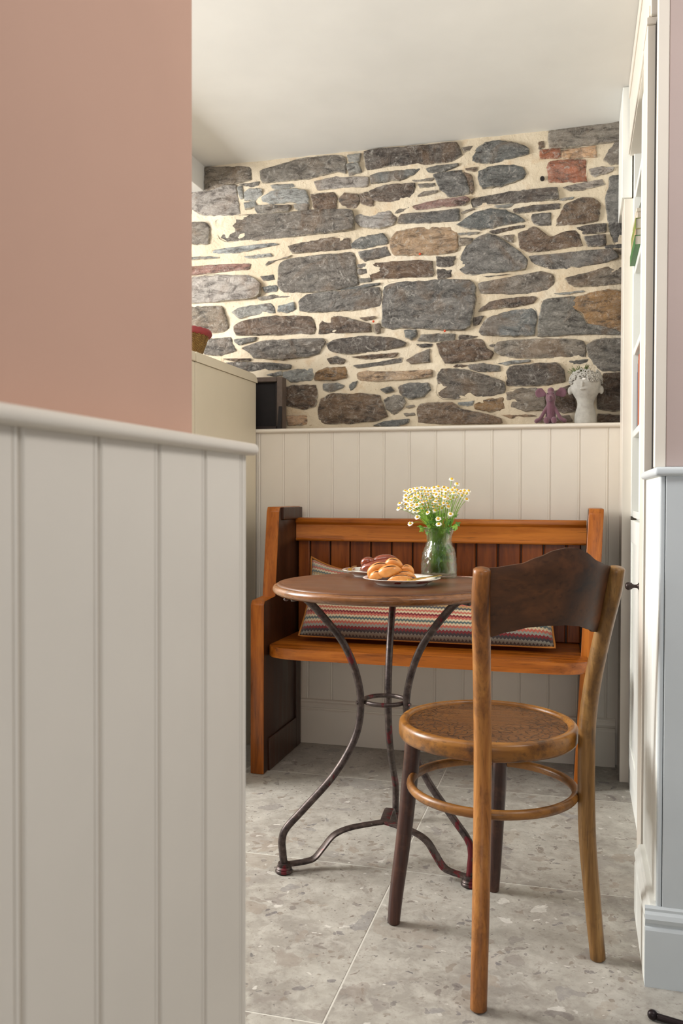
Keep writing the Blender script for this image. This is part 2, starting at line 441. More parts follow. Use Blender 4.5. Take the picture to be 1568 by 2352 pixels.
PAL = dict(G=(112, 106, 99), D=(86, 77, 70), B=(104, 84, 68), N=(116, 96, 78), L=(168, 160, 152), U=(114, 113, 108), V=(150, 152, 149), O=(152, 118, 78),
           T=(176, 148, 118), R=(170, 104, 74), P=(208, 170, 134), K=(150, 112, 100), M=(136, 126, 113))
ORG = dict(a=(440, 260), b=(940, 260), c=(440, 620), d=(940, 620))
ST = '''
a M 90,375 395,365 405,460 240,490 95,545
a L 0,560 120,505 300,500 325,690 230,705 70,700 0,665
a L -140,560 -10,556 -10,700 -140,720
a M 470,395 640,345 800,305 990,290 1060,300 1065,420 1010,400 800,450 690,460 560,470 490,480
a V 1080,290 1160,280 1150,330 1090,330
a V 1075,350 1150,340 1165,400 1090,430 1080,390
a M 330,490 460,472 455,495 400,505
a V 545,500 700,485 705,505 580,530
a L 850,470 1000,440 1215,440 1215,500 1000,515 870,525
a V 365,545 400,520 480,525 485,560 430,600 370,595
a V 315,510 345,505 355,580 330,585
a V 365,620 430,610 440,640 370,660
a V 480,580 560,540 700,520 790,535 805,630 690,610 560,625 500,610
a M 435,640 680,635 665,670 480,695 440,670
a M 710,630 800,625 795,680 720,660
a B 825,560 980,550 1000,590 990,665 940,670 850,660
a N 1015,590 1060,555 1140,560 1155,600 1130,655 1040,630
a N 1160,560 1210,545 1250,590 1250,640 1180,630
a B 1230,540 1330,500 1540,480 1535,530 1480,630 1380,605 1260,600
a G 165,740 240,715 600,690 870,670 1115,670 1120,805 950,820 700,850 270,885 190,870 170,800
a M -120,765 80,755 120,790 110,900 -120,905
a D 1195,265 1270,250 1400,240 1700,215 1830,200 1850,250 1875,290 1790,325 1600,350 1400,355 1215,385 1200,330
a U 1235,430 1300,410 1587,378 1540,420 1450,455 1245,480
a L 1135,700 1290,680 1360,675 1415,720 1400,765 1300,790 1170,780 1140,745
a M 1405,690 1440,660 1500,650 1480,680
a G 1425,760 1450,700 1700,680 1845,660 1850,740 1650,755
a N 665,920 780,890 1000,855 1085,865 1100,930 1000,945 700,965
a U 1110,900 1170,860 1310,835 1355,870 1350,900 1200,930 1115,930
a G 1160,960 1340,925 1370,980 1200,1020 1165,990
a V 130,950 250,930 560,900 600,910 400,945 270,970 140,970
a V 360,990 540,970 550,990 400,1000
a V -60,1000 120,990 180,1000 -60,1015
a K -120,1072 250,1045 400,1040 395,1080 200,1095 -120,1125
a M 510,1040 680,985 600,1012 520,1050
a G 600,1060 640,1018 850,985 1115,965 1135,1080 1150,1185 950,1225 640,1240 600,1200
a T 1375,880 1420,820 1568,790 1750,775 1800,775 1830,850 1835,950 1700,975 1400,980 1380,940
a B 1225,1110 1240,1045 1300,1035 1568,1020 1660,1025 1670,1130 1568,1130 1240,1145
a G 1150,1045 1200,1040 1195,1065 1150,1065
a G 1150,1080 1205,1075 1205,1105 1160,1110
a U 1155,1145 1230,1140 1235,1160 1170,1170
b G 365,235 430,225 420,250 380,262
b U 430,330 470,240 530,200 620,190 720,200 820,240 815,280 700,310 600,335 510,338
b U 480,400 560,370 700,350 780,375 800,415 780,450 650,495 510,515 485,470
b U 120,380 200,360 330,350 330,365 220,400 130,405
b G 165,425 250,410 360,392 395,470 415,550 280,570 215,520
b N 372,395 430,430 440,520 425,555 402,480
b N 390,380 460,370 455,395 400,395
b M 20,460 160,445 150,460 40,468
b M 65,490 165,480 165,498 75,512
b M 60,570 100,540 190,535 180,550 70,575
b K 15,640 200,600 390,580 410,590 380,630 200,645 50,665
b D 430,590 700,545 1020,515 1030,590 780,610 600,620 440,645
b D 730,660 880,635 1040,625 1030,655 850,675 730,685
b V 590,640 720,622 690,645 620,650
b M 365,680 430,658 445,664 370,690
b M 970,120 1200,90 1510,48 1510,178 1300,205 1050,235 970,230
b N 900,200 925,195 930,235 900,240
b R 905,255 1035,240 1040,300 910,310
b P 1060,255 1285,225 1290,295 1110,310 1060,300
b R 955,360 980,330 1215,318 1220,460 1100,470 970,472
b G 1385,250 1430,200 1505,188 1488,340 1400,345 1350,320
b L 1250,385 1310,372 1410,372 1400,400 1290,430 1265,415
b L 1060,510 1200,480 1330,460 1340,490 1200,520 1120,530
b G 1385,445 1480,430 1478,910 1420,905 1390,800 1365,620 1370,540 1390,520
b N 1030,730 1080,630 1200,580 1260,590 1320,620 1300,740 1150,765 1020,775
b V 1040,590 1130,578 1120,590 1050,598
b G 855,700 970,690 975,770 880,768 855,740
b U 330,770 450,690 560,660 660,670 760,715 800,745 620,780 500,800 400,795
b D 555,815 700,785 790,775 790,790 600,825
b V 340,830 480,820 470,830 350,838
b M 345,865 430,865 420,900 345,910
b M 640,850 720,840 715,890 660,870
b B 755,830 860,785 900,800 975,860 1060,820 1140,810 1170,840 1195,915 1000,940 830,960 770,930
b D 1160,790 1270,770 1360,765 1355,815 1200,830
b D 1215,855 1350,840 1350,910 1240,915
b G 1360,915 1478,905 1478,925 1370,930
b G 330,1090 345,1010 400,920 470,860 540,830 620,860 760,960 810,1010 800,1080 600,1100 440,1115 350,1115
b G 820,990 1000,975 1200,955 1400,940 1450,995 1350,1030 1150,1060 980,1070 880,1040
b M 1430,945 1478,940 1478,965 1450,970
b D 190,995 310,990 300,1050 240,1065 195,1060
b D 195,1080 290,1085 280,1130 200,1150
b D 510,1128 690,1113 560,1133
b M 1085,1140 1200,1110 1350,1070 1478,1060 1478,1170 1300,1190 1150,1195 1095,1165
d G 480,90 700,50 900,12 985,30 1000,80 960,140 800,160 500,160
c L -140,64 100,40 380,35 470,90 470,170 420,195 100,220 -140,232
c M 455,190 560,175 680,180 650,195 480,205
c D 480,45 560,30 565,65 500,70
c U 490,120 585,105 585,145 510,150
c G 740,220 800,170 900,155 1290,120 1305,150 1305,255 1100,275 850,290 750,280
c U 1010,130 1200,100 1300,90 1290,105 1050,140
c V 280,290 330,260 540,230 570,265 570,295 420,310 330,330
c V 600,250 700,225 715,270 660,290 600,285
c M -140,264 200,250 235,330 250,400 200,425 120,430 -140,400
c B 290,390 360,355 520,325 700,320 820,325 850,370 845,440 700,440 500,445 310,450
c B 880,440 885,360 930,325 1030,322 1150,355 1230,370 1240,425 1100,430
c N 1165,330 1260,320 1270,330 1200,345
c N 1265,375 1300,370 1300,430 1270,430
c G 1325,110 1400,78 1700,70 1910,68 1955,85 1960,200 1945,300 1925,390 1880,415 1700,408 1500,395 1400,405 1320,390
c U 1475,420 1550,412 1555,450 1520,478 1485,465
c G 70,550 120,480 260,470 300,560 200,590 90,580
c U 290,480 440,465 430,490 330,515 300,500
c G 340,540 500,490 620,485 900,475 920,500 880,580 800,600 600,615 430,605 400,570
c D 930,510 1000,480 1200,458 1380,470 1480,500 1470,525 1300,555 1100,575 970,565
c G 235,645 360,640 560,645 690,655 670,680 520,690 380,695 300,670
c N 220,615 400,612 400,625 290,630
c G 940,615 1000,600 1050,620 1040,645 960,645
c N 1110,600 1250,585 1420,575 1400,600 1200,613
c G 1120,660 1300,635 1450,610 1440,640 1300,660 1150,675
c V 630,710 720,690 835,682 825,760 680,770 640,740
c O 850,760 860,710 930,680 1065,675 1070,740 1000,755
c V 520,725 610,705 620,730 560,738
c T 1145,768 1155,700 1400,705 1665,692 1660,738 1500,755 1300,765
c G 1490,620 1560,580 1640,548 1640,635 1520,645
c U 1310,825 1370,810 1390,835 1340,850
c G 1430,810 1500,785 1630,785 1645,830 1600,875 1500,890 1450,860
c B 640,820 700,800 850,800 860,850 850,940 770,960 660,935 650,880
c V 910,790 1000,785 1050,800 1040,815 960,840 915,830
c U 1095,790 1140,770 1130,810 1100,840
c N 880,950 900,895 960,860 1150,855 1300,870 1310,920 1350,1010 1280,1040 1100,1060 880,1065 880,1000
c M 1335,900 1400,865 1460,880 1475,920 1440,970 1400,1000 1350,960
c M 1480,945 1530,935 1540,945 1500,955
c M 1475,995 1530,990 1540,1005 1490,1012
c U 1260,1075 1330,1050 1500,1035 1495,1060 1400,1085
c P 650,1015 790,1010 795,1070 670,1070
d B 480,280 560,220 700,195 860,185 885,195 850,230 700,255 540,270
d D 440,330 510,318 480,370 445,380
d U 485,425 520,360 560,325 700,285 860,260 880,330 860,450 700,455 500,450
d U 890,460 900,320 930,210 1000,195 1160,185 1082,240 1190,305 1225,378 1390,408 1475,440 1475,444 1200,444 1000,456
d O 1094,242 1172,180 1380,130 1476,148 1476,430 1400,398 1240,370 1200,300
d V 1010,160 1200,142 1210,150 1040,168
d M 60,485 90,450 200,445 310,445 300,485 150,490
d D 340,460 350,450 470,460 400,480 350,480
d B 190,510 300,490 500,480 530,540 575,570 560,610 400,630 250,645 220,590
d D 545,518 590,515 585,528 560,530
d D 50,515 150,512 140,528 80,530
d M 590,560 610,500 700,490 900,480 1100,480 1200,490 1220,560 1210,600 1000,600 750,605 640,590
d M 1225,520 1300,480 1476,475 1476,700 1340,695 1280,650 1240,580
d D 675,700 700,670 900,650 1020,645 1065,690 1070,770 950,790 680,795
d N 265,665 330,655 400,660 350,675 280,675
d G 410,660 500,650 620,665 620,695 500,700 420,685
d V 620,645 700,630 830,622 830,635 680,655
d G 200,700 230,685 380,690 560,740 655,775 655,850 500,880 240,890 195,870
d U 1110,630 1230,620 1220,650 1120,655
d M 670,850 750,825 870,820 930,860 940,960 800,975 700,940 680,900
d O 450,930 560,890 640,885 660,960 560,980 460,960
d V 335,920 440,908 430,935 360,935
d N 55,1060 60,940 110,925 290,918 350,960 500,990 620,1020 640,1060 300,1065
d T 640,1005 800,995 870,1010 700,1025
d B 950,860 1110,800 1130,870 1150,960 1080,985 960,960
d B 1350,720 1476,712 1476,960 1400,970 1310,960 1310,860
d B 1310,1000 1476,1010 1476,1050 1310,1050
d N 880,1030 1100,1010 1120,1045 900,1052
'''  # planter's cast shadow is coloured into the dark brown stone beside it
def make_stone(pts, key, idx):
    rnd = random.Random(idx * 13 + 5)
    n = len(pts); P = [Vector(p) for p in pts]
    L = sum((P[(i + 1) % n] - P[i]).length for i in range(n))
    step = max(0.006, L / 44); ring = []
    for i in range(n):
        a, b = P[i], P[(i + 1) % n]; m = max(1, round((b - a).length / step))
        for k in range(m):
            t = k / m; q = a.lerp(b, t)
            ring.append(q)
    # soften the corners and roughen the edge
    m = len(ring); c = sum(ring, Vector((0, 0))) / m
    ring = [ring[i] * 0.7 + (ring[i - 1] + ring[(i + 1) % m]) * 0.15 for i in range(m)]
    h0 = max(abs(q.y - c.y) for q in ring); w0 = max(abs(q.x - c.x) for q in ring)
    ring = [Vector((c.x + (q.x - c.x) * (1 + min(0.0062, 0.003 + 0.2 * w0) / w0), c.y + (q.y - c.y) * (1 + min(0.0046, 0.002 + 0.2 * h0) / h0))) for q in ring]
    for i, q in enumerate(ring):
        k = noise.noise((q.x * 60, q.y * 60, idx)) * 0.0045 + noise.noise((q.x * 160, q.y * 160, idx)) * 0.002
        ring[i] = q + (q - c).normalized() * k
    hw = max(abs(q.x - c.x) for q in ring); hh = max(abs(q.y - c.y) for q in ring)
    proud = rnd.uniform(0.006, 0.011) * min(1, 0.5 + hh / 0.04)
    tx, tz = rnd.uniform(-.05, .05), rnd.uniform(-.12, .12)
    bm = bmesh.new(); lay = bm.verts.layers.float.new('rim'); rings = []
    for ins, dep, rim in ((0.0, -0.02, 1.0), (0.0, 0.15, 1.0), (0.0025, 0.75, 0.75), (0.007, 1.0, 0.35), (0.016, 1.05, 0.12), (0.034, 1.1, 0.0)):
        if ins > 0.75 * min(hw, hh): break
        fx, fz = 1 - ins / hw, 1 - ins / hh; rg = []
        for q in ring:
            x = c.x + (q.x - c.x) * fx; z = c.y + (q.y - c.y) * fz
            y = 3.3605 - (proud * dep if dep > 0 else dep)
            if dep >= 0.75: y += (x - c.x) * tx + (z - c.y) * tz + 0.005 * noise.noise((x * 22, z * 34, idx * .7)) + 0.0025 * noise.noise((x * 80, z * 110, idx))
            v = bm.verts.new((x, y, z)); v[lay] = rim; rg.append(v)
        rings.append(rg)
    m = len(ring)
    for a, b in zip(rings[:-1], rings[1:]):
        for i in range(m):
            j = (i + 1) % m; bm.faces.new((a[i], a[j], b[j], b[i]))
    cv = bm.verts.new((c.x, sum(v.co.y for v in rings[-1]) / m - 0.001, c.y)); cv[lay] = 0.0 if len(rings) > 4 else 0.3
    for i in range(m): bm.faces.new((rings[-1][i], rings[-1][(i + 1) % m], cv))
    o = obj('brick' if key in 'RP' and idx < 70 else 'stone', bm, M_stone, wb, smooth=True, auto=50)
    base = PAL[key]; j = rnd.uniform(-9, 9); w = rnd.uniform(-4, 4)
    o.color = lin((max(base[0] + j + w, 10), max(base[1] + j, 10), max(base[2] + j - w, 10)))
    return o
stones = []
for idx, ln in enumerate(l for l in ST.strip().splitlines()):
    f = ln.split(); ox, oy = ORG[f[0]]
    pts = []
    for p in f[2:]:
        u, v = map(float, p.split(','))
        pts.append(at(ox + u / 3.0154, oy + v / 3.0154, 3.352))
    stones.append(make_stone(pts, f[1], idx))
# the wall goes on beyond the pink corner: plainer courses of the same rubble
r2 = random.Random(3); z = 1.27; idx = 200
while z < 2.20:
    h = r2.uniform(0.045, 0.11); x = -3.05 + r2.uniform(0, .1)
    while x < -1.72:
        w = r2.uniform(0.12, 0.32); x2 = min(x + w, -1.69)
        if x2 - x > 0.06:
            j = lambda s=.012: r2.uniform(-s, s)
            pts = [(x + j(), z + j(.006)), (x2 + j(), z + j(.006)), (x2 + j(), z + h + j(.006)), ((x + x2) / 2, z + h + j(.008)), (x + j(), z + h + j(.006))]
            if not (x2 > -1.88 and z + h > 2.2): make_stone(pts, r2.choice('GMDBLU'), idx); idx += 1
        x = x2 + r2.uniform(0.018, 0.035)
    z += h + r2.uniform(0.016, 0.03)
bm = bmesh.new(); x, z = at(1245, 411, 3.355)
bmesh.ops.create_cone(bm, segments=14, radius1=0.008, radius2=0.008, depth=0.02, cap_ends=True, matrix=Matrix.Translation((x, 3.357, z)) @ Matrix.Rotation(PI / 2, 4, 'X'))
obj('drill_hole', bm, M_gap, wb, label='small dark drilled hole in the mortar')
M_plug = paint('orange plastic', lin((214, 78, 40)), 0.5)
for px, py in ((964, 583), (857, 738), (1021, 760)):
    bm = bmesh.new(); x, z = at(px, py, 3.345); ball(bm, (x, 3.347, z), 0.005, 1); obj('wall_plug', bm, M_plug, wb)

# ---- tongue and groove panelling
def board(bm, org, u, n, w, z0, z1, t=0.018, g=0.0018):
    """a beaded board: profile across u, face towards n"""
    prof = [(0.0, 0), (0.0, t - g), (g * .7, t), (w - 0.0105, t), (w - 0.0095, t - g * .5), (w - 0.0085, t - .0004), (w - 0.0060, t + .0004),
            (w - 0.0035, t - .0004), (w - 0.0020, t - g), (w - 0.0005, t - g), (w - 0.0005, 0)]
    extrude(bm, prof, Vector(org) + Vector((0, 0, z0)), u, n, (0, 0, 1), z1 - z0)
XB = [-1.225, -1.124, -1.021, -0.923, -0.818, -0.716, -0.617, -0.516, -0.409, -0.304, -0.201, -0.096, 0.008, 0.106, 0.168]
YP = 3.255
pb = struct(obj('trim_2', B(-2.6, 0.19, YP + 0.018, YP + 0.125, 0, 1.222), M_cream), 'half height cream panelling under the stone wall with a flat ledge on top')
for x0, x1 in zip([-2.25, -2.148, -2.046, -1.944, -1.842, -1.74, -1.638, -1.536, -1.434, -1.33] + XB[:-1], [-2.148, -2.046, -1.944, -1.842, -1.74, -1.638, -1.536, -1.434, -1.33, -1.225] + XB[1:]):
    bm = bmesh.new(); board(bm, (x0, YP + 0.018, 0), (1, 0, 0), (0, -1, 0), x1 - x0, 0.12, 1.224)
    obj('board', bm, M_cream, pb)
def bead(bm, org, u, n, length, r, out, back):
    """half round moulding: section in n and z, swept along u"""
    prof = [(-back, -r), (-back, r)] + [(out * math.cos(a) - 0, r * math.sin(a)) for a in [PI / 2 - k * PI / 10 for k in range(11)]]
    extrude(bm, prof, org, n, (0, 0, 1), u, length)
bm = bmesh.new(); bead(bm, (-2.6, YP - 0.004, 1.2295), (1, 0, 0), (0, -1, 0), 2.79, 0.0085, 0.012, 0.13)
obj('rail', bm, M_cream, pb)
# skirting of the back wall
def skirting(bm, org, u, n, length, h, t=0.016):
    prof = [(0, 0), (t, 0), (t, h - .045), (t - .002, h - .040), (t - .005, h - .038), (t - .005, h - .034), (t - .001, h - .030), (t + .001, h - .022), (t - .002, h - .014),
            (t - .007, h - .009), (t - .007, h - .004), (t - .011, h), (0, h)]
    extrude(bm, prof, org, n, (0, 0, 1), u, length)
bm = bmesh.new(); skirting(bm, (-2.6, YP + 0.001, 0), (1, 0, 0), (0, -1, 0), 2.735, 0.172)
struct(obj('baseboard_back', bm, M_cream), 'cream moulded skirting under the panelling behind the pew')

# ---- near left wall: pink plaster above, panelled below
struct(obj('wall_near', B(-0.60, -0.443, -1.6, 0.95, 0, ZC, bev=0.003), M_pink), 'dusty pink plastered wall above the near left panelling')
XL = -0.378
pl = struct(obj('trim_3', B(-0.61, XL - 0.0185, -1.6, 0.960, 0, 1.018, bev=0.001), M_cream), 'near left wall panelling of wide beaded cream boards')
yb = 0.945
bm = bmesh.new(); board(bm, (XL - 0.018, 0.945, 0), (0, 1, 0), (1, 0, 0), 0.0155, 0, 1.02); obj('board', bm, M_cream, pl)
for k in range(18):
    y1 = 0.947 - k * 0.1045; bm = bmesh.new()
    board(bm, (XL - 0.018, y1 - 0.1045, 0), (0, 1, 0), (1, 0, 0), 0.1045, 0, 1.02, g=0.0055); obj('board', bm, M_cream, pl)
def round_rail(bm, x0, x1, y0, y1, z, r):
    box(bm, x0, x1, y0, y1, z - r, z + r)
bm = bmesh.new(); box(bm, -0.615, XL + 0.012, -1.6, 0.972, 1.0185, 1.0325)
bmesh.ops.bevel(bm, geom=bm.edges[:], offset=0.0062, segments=4, affect='EDGES', profile=0.5)
obj('rail', bm, M_cream, pl, smooth=True)

# ---- right wall end: pink above, panelling below, shade and light put into its two tones
bm = bmesh.new(); box(bm, 0.1684, 1.5, 1.84, 2.115, 1.031, ZC, bev=0.0015)
wr = struct(obj('wall_right', bm, paint('mauve pink plaster', lin((190, 172, 166)), 0.8, 0.03, 0.2)), 'mauve pink wall end above the grey panelling at the right')
obj('corner_board', B(0.1465, 0.1680, 1.838, 1.862, 1.03, ZC, bev=0.0015), M_cream, wr, label='cream corner board')
obj('reveal', B(0.1676, 0.1682, 1.863, 2.113, 1.03, ZC), M_cream, wr, label='cream painted side reveal')
pr_ = struct(obj('trim_4', B(0.170, 1.5, 1.828, 2.172, 0, 1.012), M_cool_shade), 'near right panelling coloured shaded grey in front and lit white on its side')
for k in range(6):
    x0 = 0.156 + (0.0 if k == 0 else 0.0105 + (k - 1) * 0.1045); w = 0.0105 if k == 0 else 0.1045
    bm = bmesh.new(); board(bm, (x0, 1.828, 0), (1, 0, 0), (0, -1, 0), w, 0.1, 1.013) if k else box(bm, x0, x0 + w - 0.001, 1.811, 1.829, 0.1, 1.013, bev=0.003, seg=2)
    obj('board', bm, M_cool_shade, pr_)
for k in range(3):
    bm = bmesh.new(); board(bm, (0.171, 1.832 + (k + 1) * 0.113, 0), (0, -1, 0), (-1, 0, 0), 0.113, 0.1, 1.013, t=0.0155); obj('board', bm, M_return, pr_)
bm = bmesh.new(); box(bm, 0.144, 1.5, 1.798, 2.182, 1.012, 1.030)
bmesh.ops.bevel(bm, geom=bm.edges[:], offset=0.007, segments=4, affect='EDGES', profile=0.5)
obj('rail', bm, M_cool_shade, pr_, smooth=True)
bm = bmesh.new(); skirting(bm, (0.1345, 1.812, 0), (1, 0, 0), (0, -1, 0), 1.36, 0.158, t=0.0135)
bs = struct(obj('baseboard_right', bm, M_cool_shade), 'grey moulded skirting at the foot of the near right panelling')
bm = bmesh.new(); skirting(bm, (0.156, 1.8125, 0), (0, 1, 0), (-1, 0, 0), 0.315, 0.158, t=0.022); obj('skirting_return', bm, M_return, bs)

# ---- fitted cupboard and shelves along the right wall
def reveal_box(*a, **k): return B(*a, **k)
cb = empty('fitted_cupboard', (0.35, 2.65, 0), 'tall white fitted cupboard with open shelves above a panelled door, right of the pew', 'cupboard')
bm = bmesh.new()
box(bm, 0.19, 0.62, 2.318, 3.078, 0.0, 0.905, bev=0.001)
obj('lower_carcass', bm, M_return, cb)
obj('end_stile', B(0.151, 0.30, 2.196, 2.316, 0.0, 2.092, bev=0.0015), M_cream, cb)
obj('stile_cap', B(0.149, 0.30, 2.190, 2.32, 2.0925, 2.108, bev=0.001), M_cream, cb)
obj('side_panel', B(0.173, 0.62, 2.318, 2.50, 0.906, 2.105, bev=0.002), M_return, cb)
bm = B(0.169, 0.30, 2.186, 2.1945, 0.0, 2.088); box(bm, 0.1695, 0.30, 2.117, 2.1855, 1.032, 2.088); obj('gap_shade', bm, M_gap, cb, label='dark filler for the shade in the gap between cupboard and wall end')  # dark strips put in where the gap holds only shade
obj('face_stile', B(0.168, 0.19, 2.505, 2.635, 0.906, 2.105, bev=0.002), M_return, cb)
obj('end_panel', B(0.172, 0.62, 3.045, 3.10, 0.906, 2.2, bev=0.001), M_return, cb)
obj('end_board', B(0.143, 0.173, 3.08, 3.254, 0.0, 1.975, bev=0.001), M_cream, cb)
obj('end_board', B(0.135, 0.167, 3.07, 3.352, 1.976, 2.344, bev=0.001), M_return, cb)
obj('back_panel', B(0.60, 0.62, 2.50, 3.045, 0.906, 2.2), M_return, cb)
for z in (0.905, 1.172, 1.445, 1.715, 1.968):
    obj('shelf', B(0.176, 0.60, 2.636, 3.044, z - 0.002, z + 0.020, bev=0.0015), M_return, cb)
# frieze with sunk panel
bm = bmesh.new(); box(bm, 0.157, 0.62, 2.18, 3.06, 2.109, 2.344, bev=0.002); obj('frieze', bm, M_cream, cb)
bm = bmesh.new(); box(bm, 0.153, 0.1575, 2.19, 3.05, 2.295, 2.343, bev=0.001); box(bm, 0.153, 0.1575, 2.19, 3.05, 2.110, 2.135, bev=0.001); obj('frieze_moulding', bm, M_cream, cb)
# doors
def cup_door(y0, y1, z0, z1, xf):
    d = obj('door', B(xf + 0.006, xf + 0.02, y0, y1, z0, z1, bev=0.001), M_return, cb)
    for a in ((y0, y0 + .055, z0, z1), (y1 - .055, y1, z0, z1)): obj('door_stile', B(xf, xf + 0.0061, a[0], a[1], a[2], a[3], bev=0.0012), M_return, d)
    for a in ((y0 + .055, y1 - .055, z0, z0 + .07), (y0 + .055, y1 - .055, z1 - .07, z1)): obj('door_rail', B(xf, xf + 0.0061, a[0], a[1], a[2], a[3], bev=0.0012), M_return, d)
    return d
d1 = cup_door(2.645, 3.035, 0.085, 0.895, 0.169)
d2 = cup_door(2.320, 2.640, 0.085, 0.895, 0.169)
obj('plinth', B(0.172, 0.19, 2.320, 3.078, 0.0, 0.08), M_return, cb)
kb = bmesh.new()
def lathe_x(bm, prof, c, n=20):   # profile (r, x) turned about the X axis
    t = bmesh.new(); lathe(t, prof, (0, 0, 0), n)
    merge(bm, t, Matrix.Translation(c) @ Matrix.Rotation(-PI / 2, 4, 'Y'))
lathe_x(kb, [(0, 0), (0.0105, 0), (0.0105, 0.0018), (0.0065, 0.004), (0.0048, 0.008), (0.0048, 0.014), (0.0065, 0.0175), (0.0095, 0.0205), (0.0115, 0.0255), (0.0115, 0.030), (0.0095, 0.0345), (0.0055, 0.0375), (0, 0.0385)], (0.1695, 2.595, 0.717))
obj('knob', kb, M_knob, d2, smooth=True, label='dark bronze ball knob')

# ============================================================ PEW
pew = empty('pew', (-0.508, 3.03, 0), 'long orange-brown pine church pew against the cream panelling behind the table', 'bench')
side = [(2.822, 0), (2.822, 0.592), (2.835, 0.607), (2.947, 0.607), (2.982, 0.915), (2.992, 0.932), (3.232, 0.932), (3.2325, 0.0)]
def side_panel(x0, x1, inner, side=side, lean=0.0):
    bm = prism(side, x0, x1, bev=0.0035)
    for v in bm.verts: v.co.x -= lean * (0.932 - v.co.z)
    o = obj('side_panel', bm, M_pew_z, pew, smooth=True, auto=30)
    s = 1 if inner > x0 else -1
    o.data.materials.append(M_pew_shade)
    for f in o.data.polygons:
        if abs(f.normal.x) > 0.95: f.material_index = 1  # sideways faces get the copy with shade in its colour
    xa, xb = sorted((inner - s * 0.002, inner + s * 0.006))
    if lean: return o
    obj('panel_rail', B(xa, xb, 2.87, 3.17, 0.0, 0.115, bev=0.002), M_pew_shade, o)
    obj('panel_stile', B(xa, xb, 3.17, 3.225, 0.0, 0.405, bev=0.002), M_pew_shade, o)
    obj('top_block', B(xa, xb + s * 0.004 if s > 0 else xb, 3.01, 3.228, 0.885, 0.930, bev=0.002), M_pew_shade, o)
    return o
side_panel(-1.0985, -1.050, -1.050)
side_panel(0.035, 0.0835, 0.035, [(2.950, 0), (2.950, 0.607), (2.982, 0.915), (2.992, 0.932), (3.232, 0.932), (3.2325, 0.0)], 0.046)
# seat with rounded front corners
bm = bmesh.new(); pts = [(-1.049, 3.205), (-1.049, 2.885)]
for k in range(13):
    a = PI / 2 * k / 12; pts.append((-1.049 + 0.15 * (1 - math.cos(a)), 2.885 - 0.078 * math.sin(a)))
for k in range(13):
    a = PI / 2 * (1 - k / 12); pts.append((0.034 - 0.12 * (1 - math.cos(a)), 2.875 - 0.068 * math.sin(a)))
pts += [(0.034, 2.947), (0.010, 2.947), (0.010, 3.205)]
extrude(bm, pts, (0, 0, 0.409), (1, 0, 0), (0, 1, 0), (0, 0, 1), 0.037)
bmesh.ops.bevel(bm, geom=[e for e in bm.edges if abs(e.verts[0].co.z - e.verts[1].co.z) < 1e-6], offset=0.004, segments=2, affect='EDGES', profile=0.5)
obj('seat', bm, M_pew_x, pew, smooth=True, auto=35)
XS = [-1.049, -0.999, -0.918, -0.840, -0.758, -0.677, -0.597, -0.516, -0.435, -0.360, -0.281, -0.198, -0.118, -0.038, 0.013]
for x0, x1 in zip(XS[:-1], XS[1:]):
    obj('back_board', B(x0 + 0.0025, x1 - 0.0025, 3.198, 3.214, 0.447, 0.812, bev=0.0035), M_pew_b, pew)
obj('back_sheet', B(-1.049, 0.012, 3.212, 3.220, 0.447, 0.82), M_pew_shade, pew)
prof = [(3.224, 0.800), (3.176, 0.800), (3.174, 0.806), (3.180, 0.811), (3.180, 0.862), (3.174, 0.866), (3.170, 0.872), (3.170, 0.884), (3.174, 0.888), (3.224, 0.888)]
obj('top_rail', prism(prof, -1.049, 0.030, bev=0.001), M_pew_x, pew, smooth=True, auto=30)
obj('rear_rail', B(-1.049, 0.010, 3.2055, 3.228, 0.412, 0.446, bev=0.001), M_pew_shade, pew)

# ---- cushion
def m_knit():
    m = MT('zigzag knitted wool', 0.95)
    uv = m.coords('UV'); sp = m.node('ShaderNodeSeparateXYZ'); m.l.new(uv, sp.inputs[0])
    u, v = sp.outputs[0], sp.outputs[1]
    fr = m.math('FRACT', m.math('MULTIPLY', u, 72.0)); tri = m.math('ABSOLUTE', m.math('SUBTRACT', fr, 0.5))
    vv = m.math('ADD', v, m.math('MULTIPLY', tri, 0.034))
    Cr, Sa, Te, Ma, Sl, Gy, Oc, Dk = [lin(c) for c in ((222, 204, 170), (206, 110, 92), (92, 112, 112), (136, 36, 46), (84, 88, 92), (158, 162, 152), (190, 156, 108), (62, 60, 66))]
    seq = [Dk, Gy, Dk, Ma, Gy, Sa, Cr, Te, Cr, Sa, Ma, Cr, Sa, Cr, Sl, Oc, Sa, Cr, Sl, Ma, Cr, Cr, Oc, Gy, Sa, Cr, Te, Cr, Oc, Te, Cr, Sa, Gy, Cr, Sa, Oc]
    # a colour ramp holds 32 colours: two ramps, lower and upper half
    half = 18
    def rp(sub, lo, hi):
        f = m.gray(vv, lo, hi)
        return m.ramp(f, [(i / len(sub), c) for i, c in enumerate(sub)], 'CONSTANT')
    cut = half / len(seq)
    a, b = rp(seq[:half], 0.0, cut), rp(seq[half:], cut, 1.0)
    c = m.mix(m.gray(vv, cut, cut + 0.0001), a, b)
    fine = m.noise(m.coords('Object'), 420, 2)
    c = m.mix(m.gray(fine, 0.35, 0.6, 0.35, 0), c, lin((60, 46, 40)))
    m.col(c)
    st = m.math('SINE', m.math('MULTIPLY', u, 72.0 * 2 * PI * 2)); st2 = m.math('SINE', m.math('MULTIPLY', vv, 36 * 2 * PI * 2))
    m.bump(m.math('MULTIPLY', st, st2), 0.5, 0.002); m.p.inputs['Sheen Weight'].default_value = 0.3
    return m.m
M_knit = m_knit()
M_pipe = paint('ochre piping', lin((176, 112, 44)), 0.8)
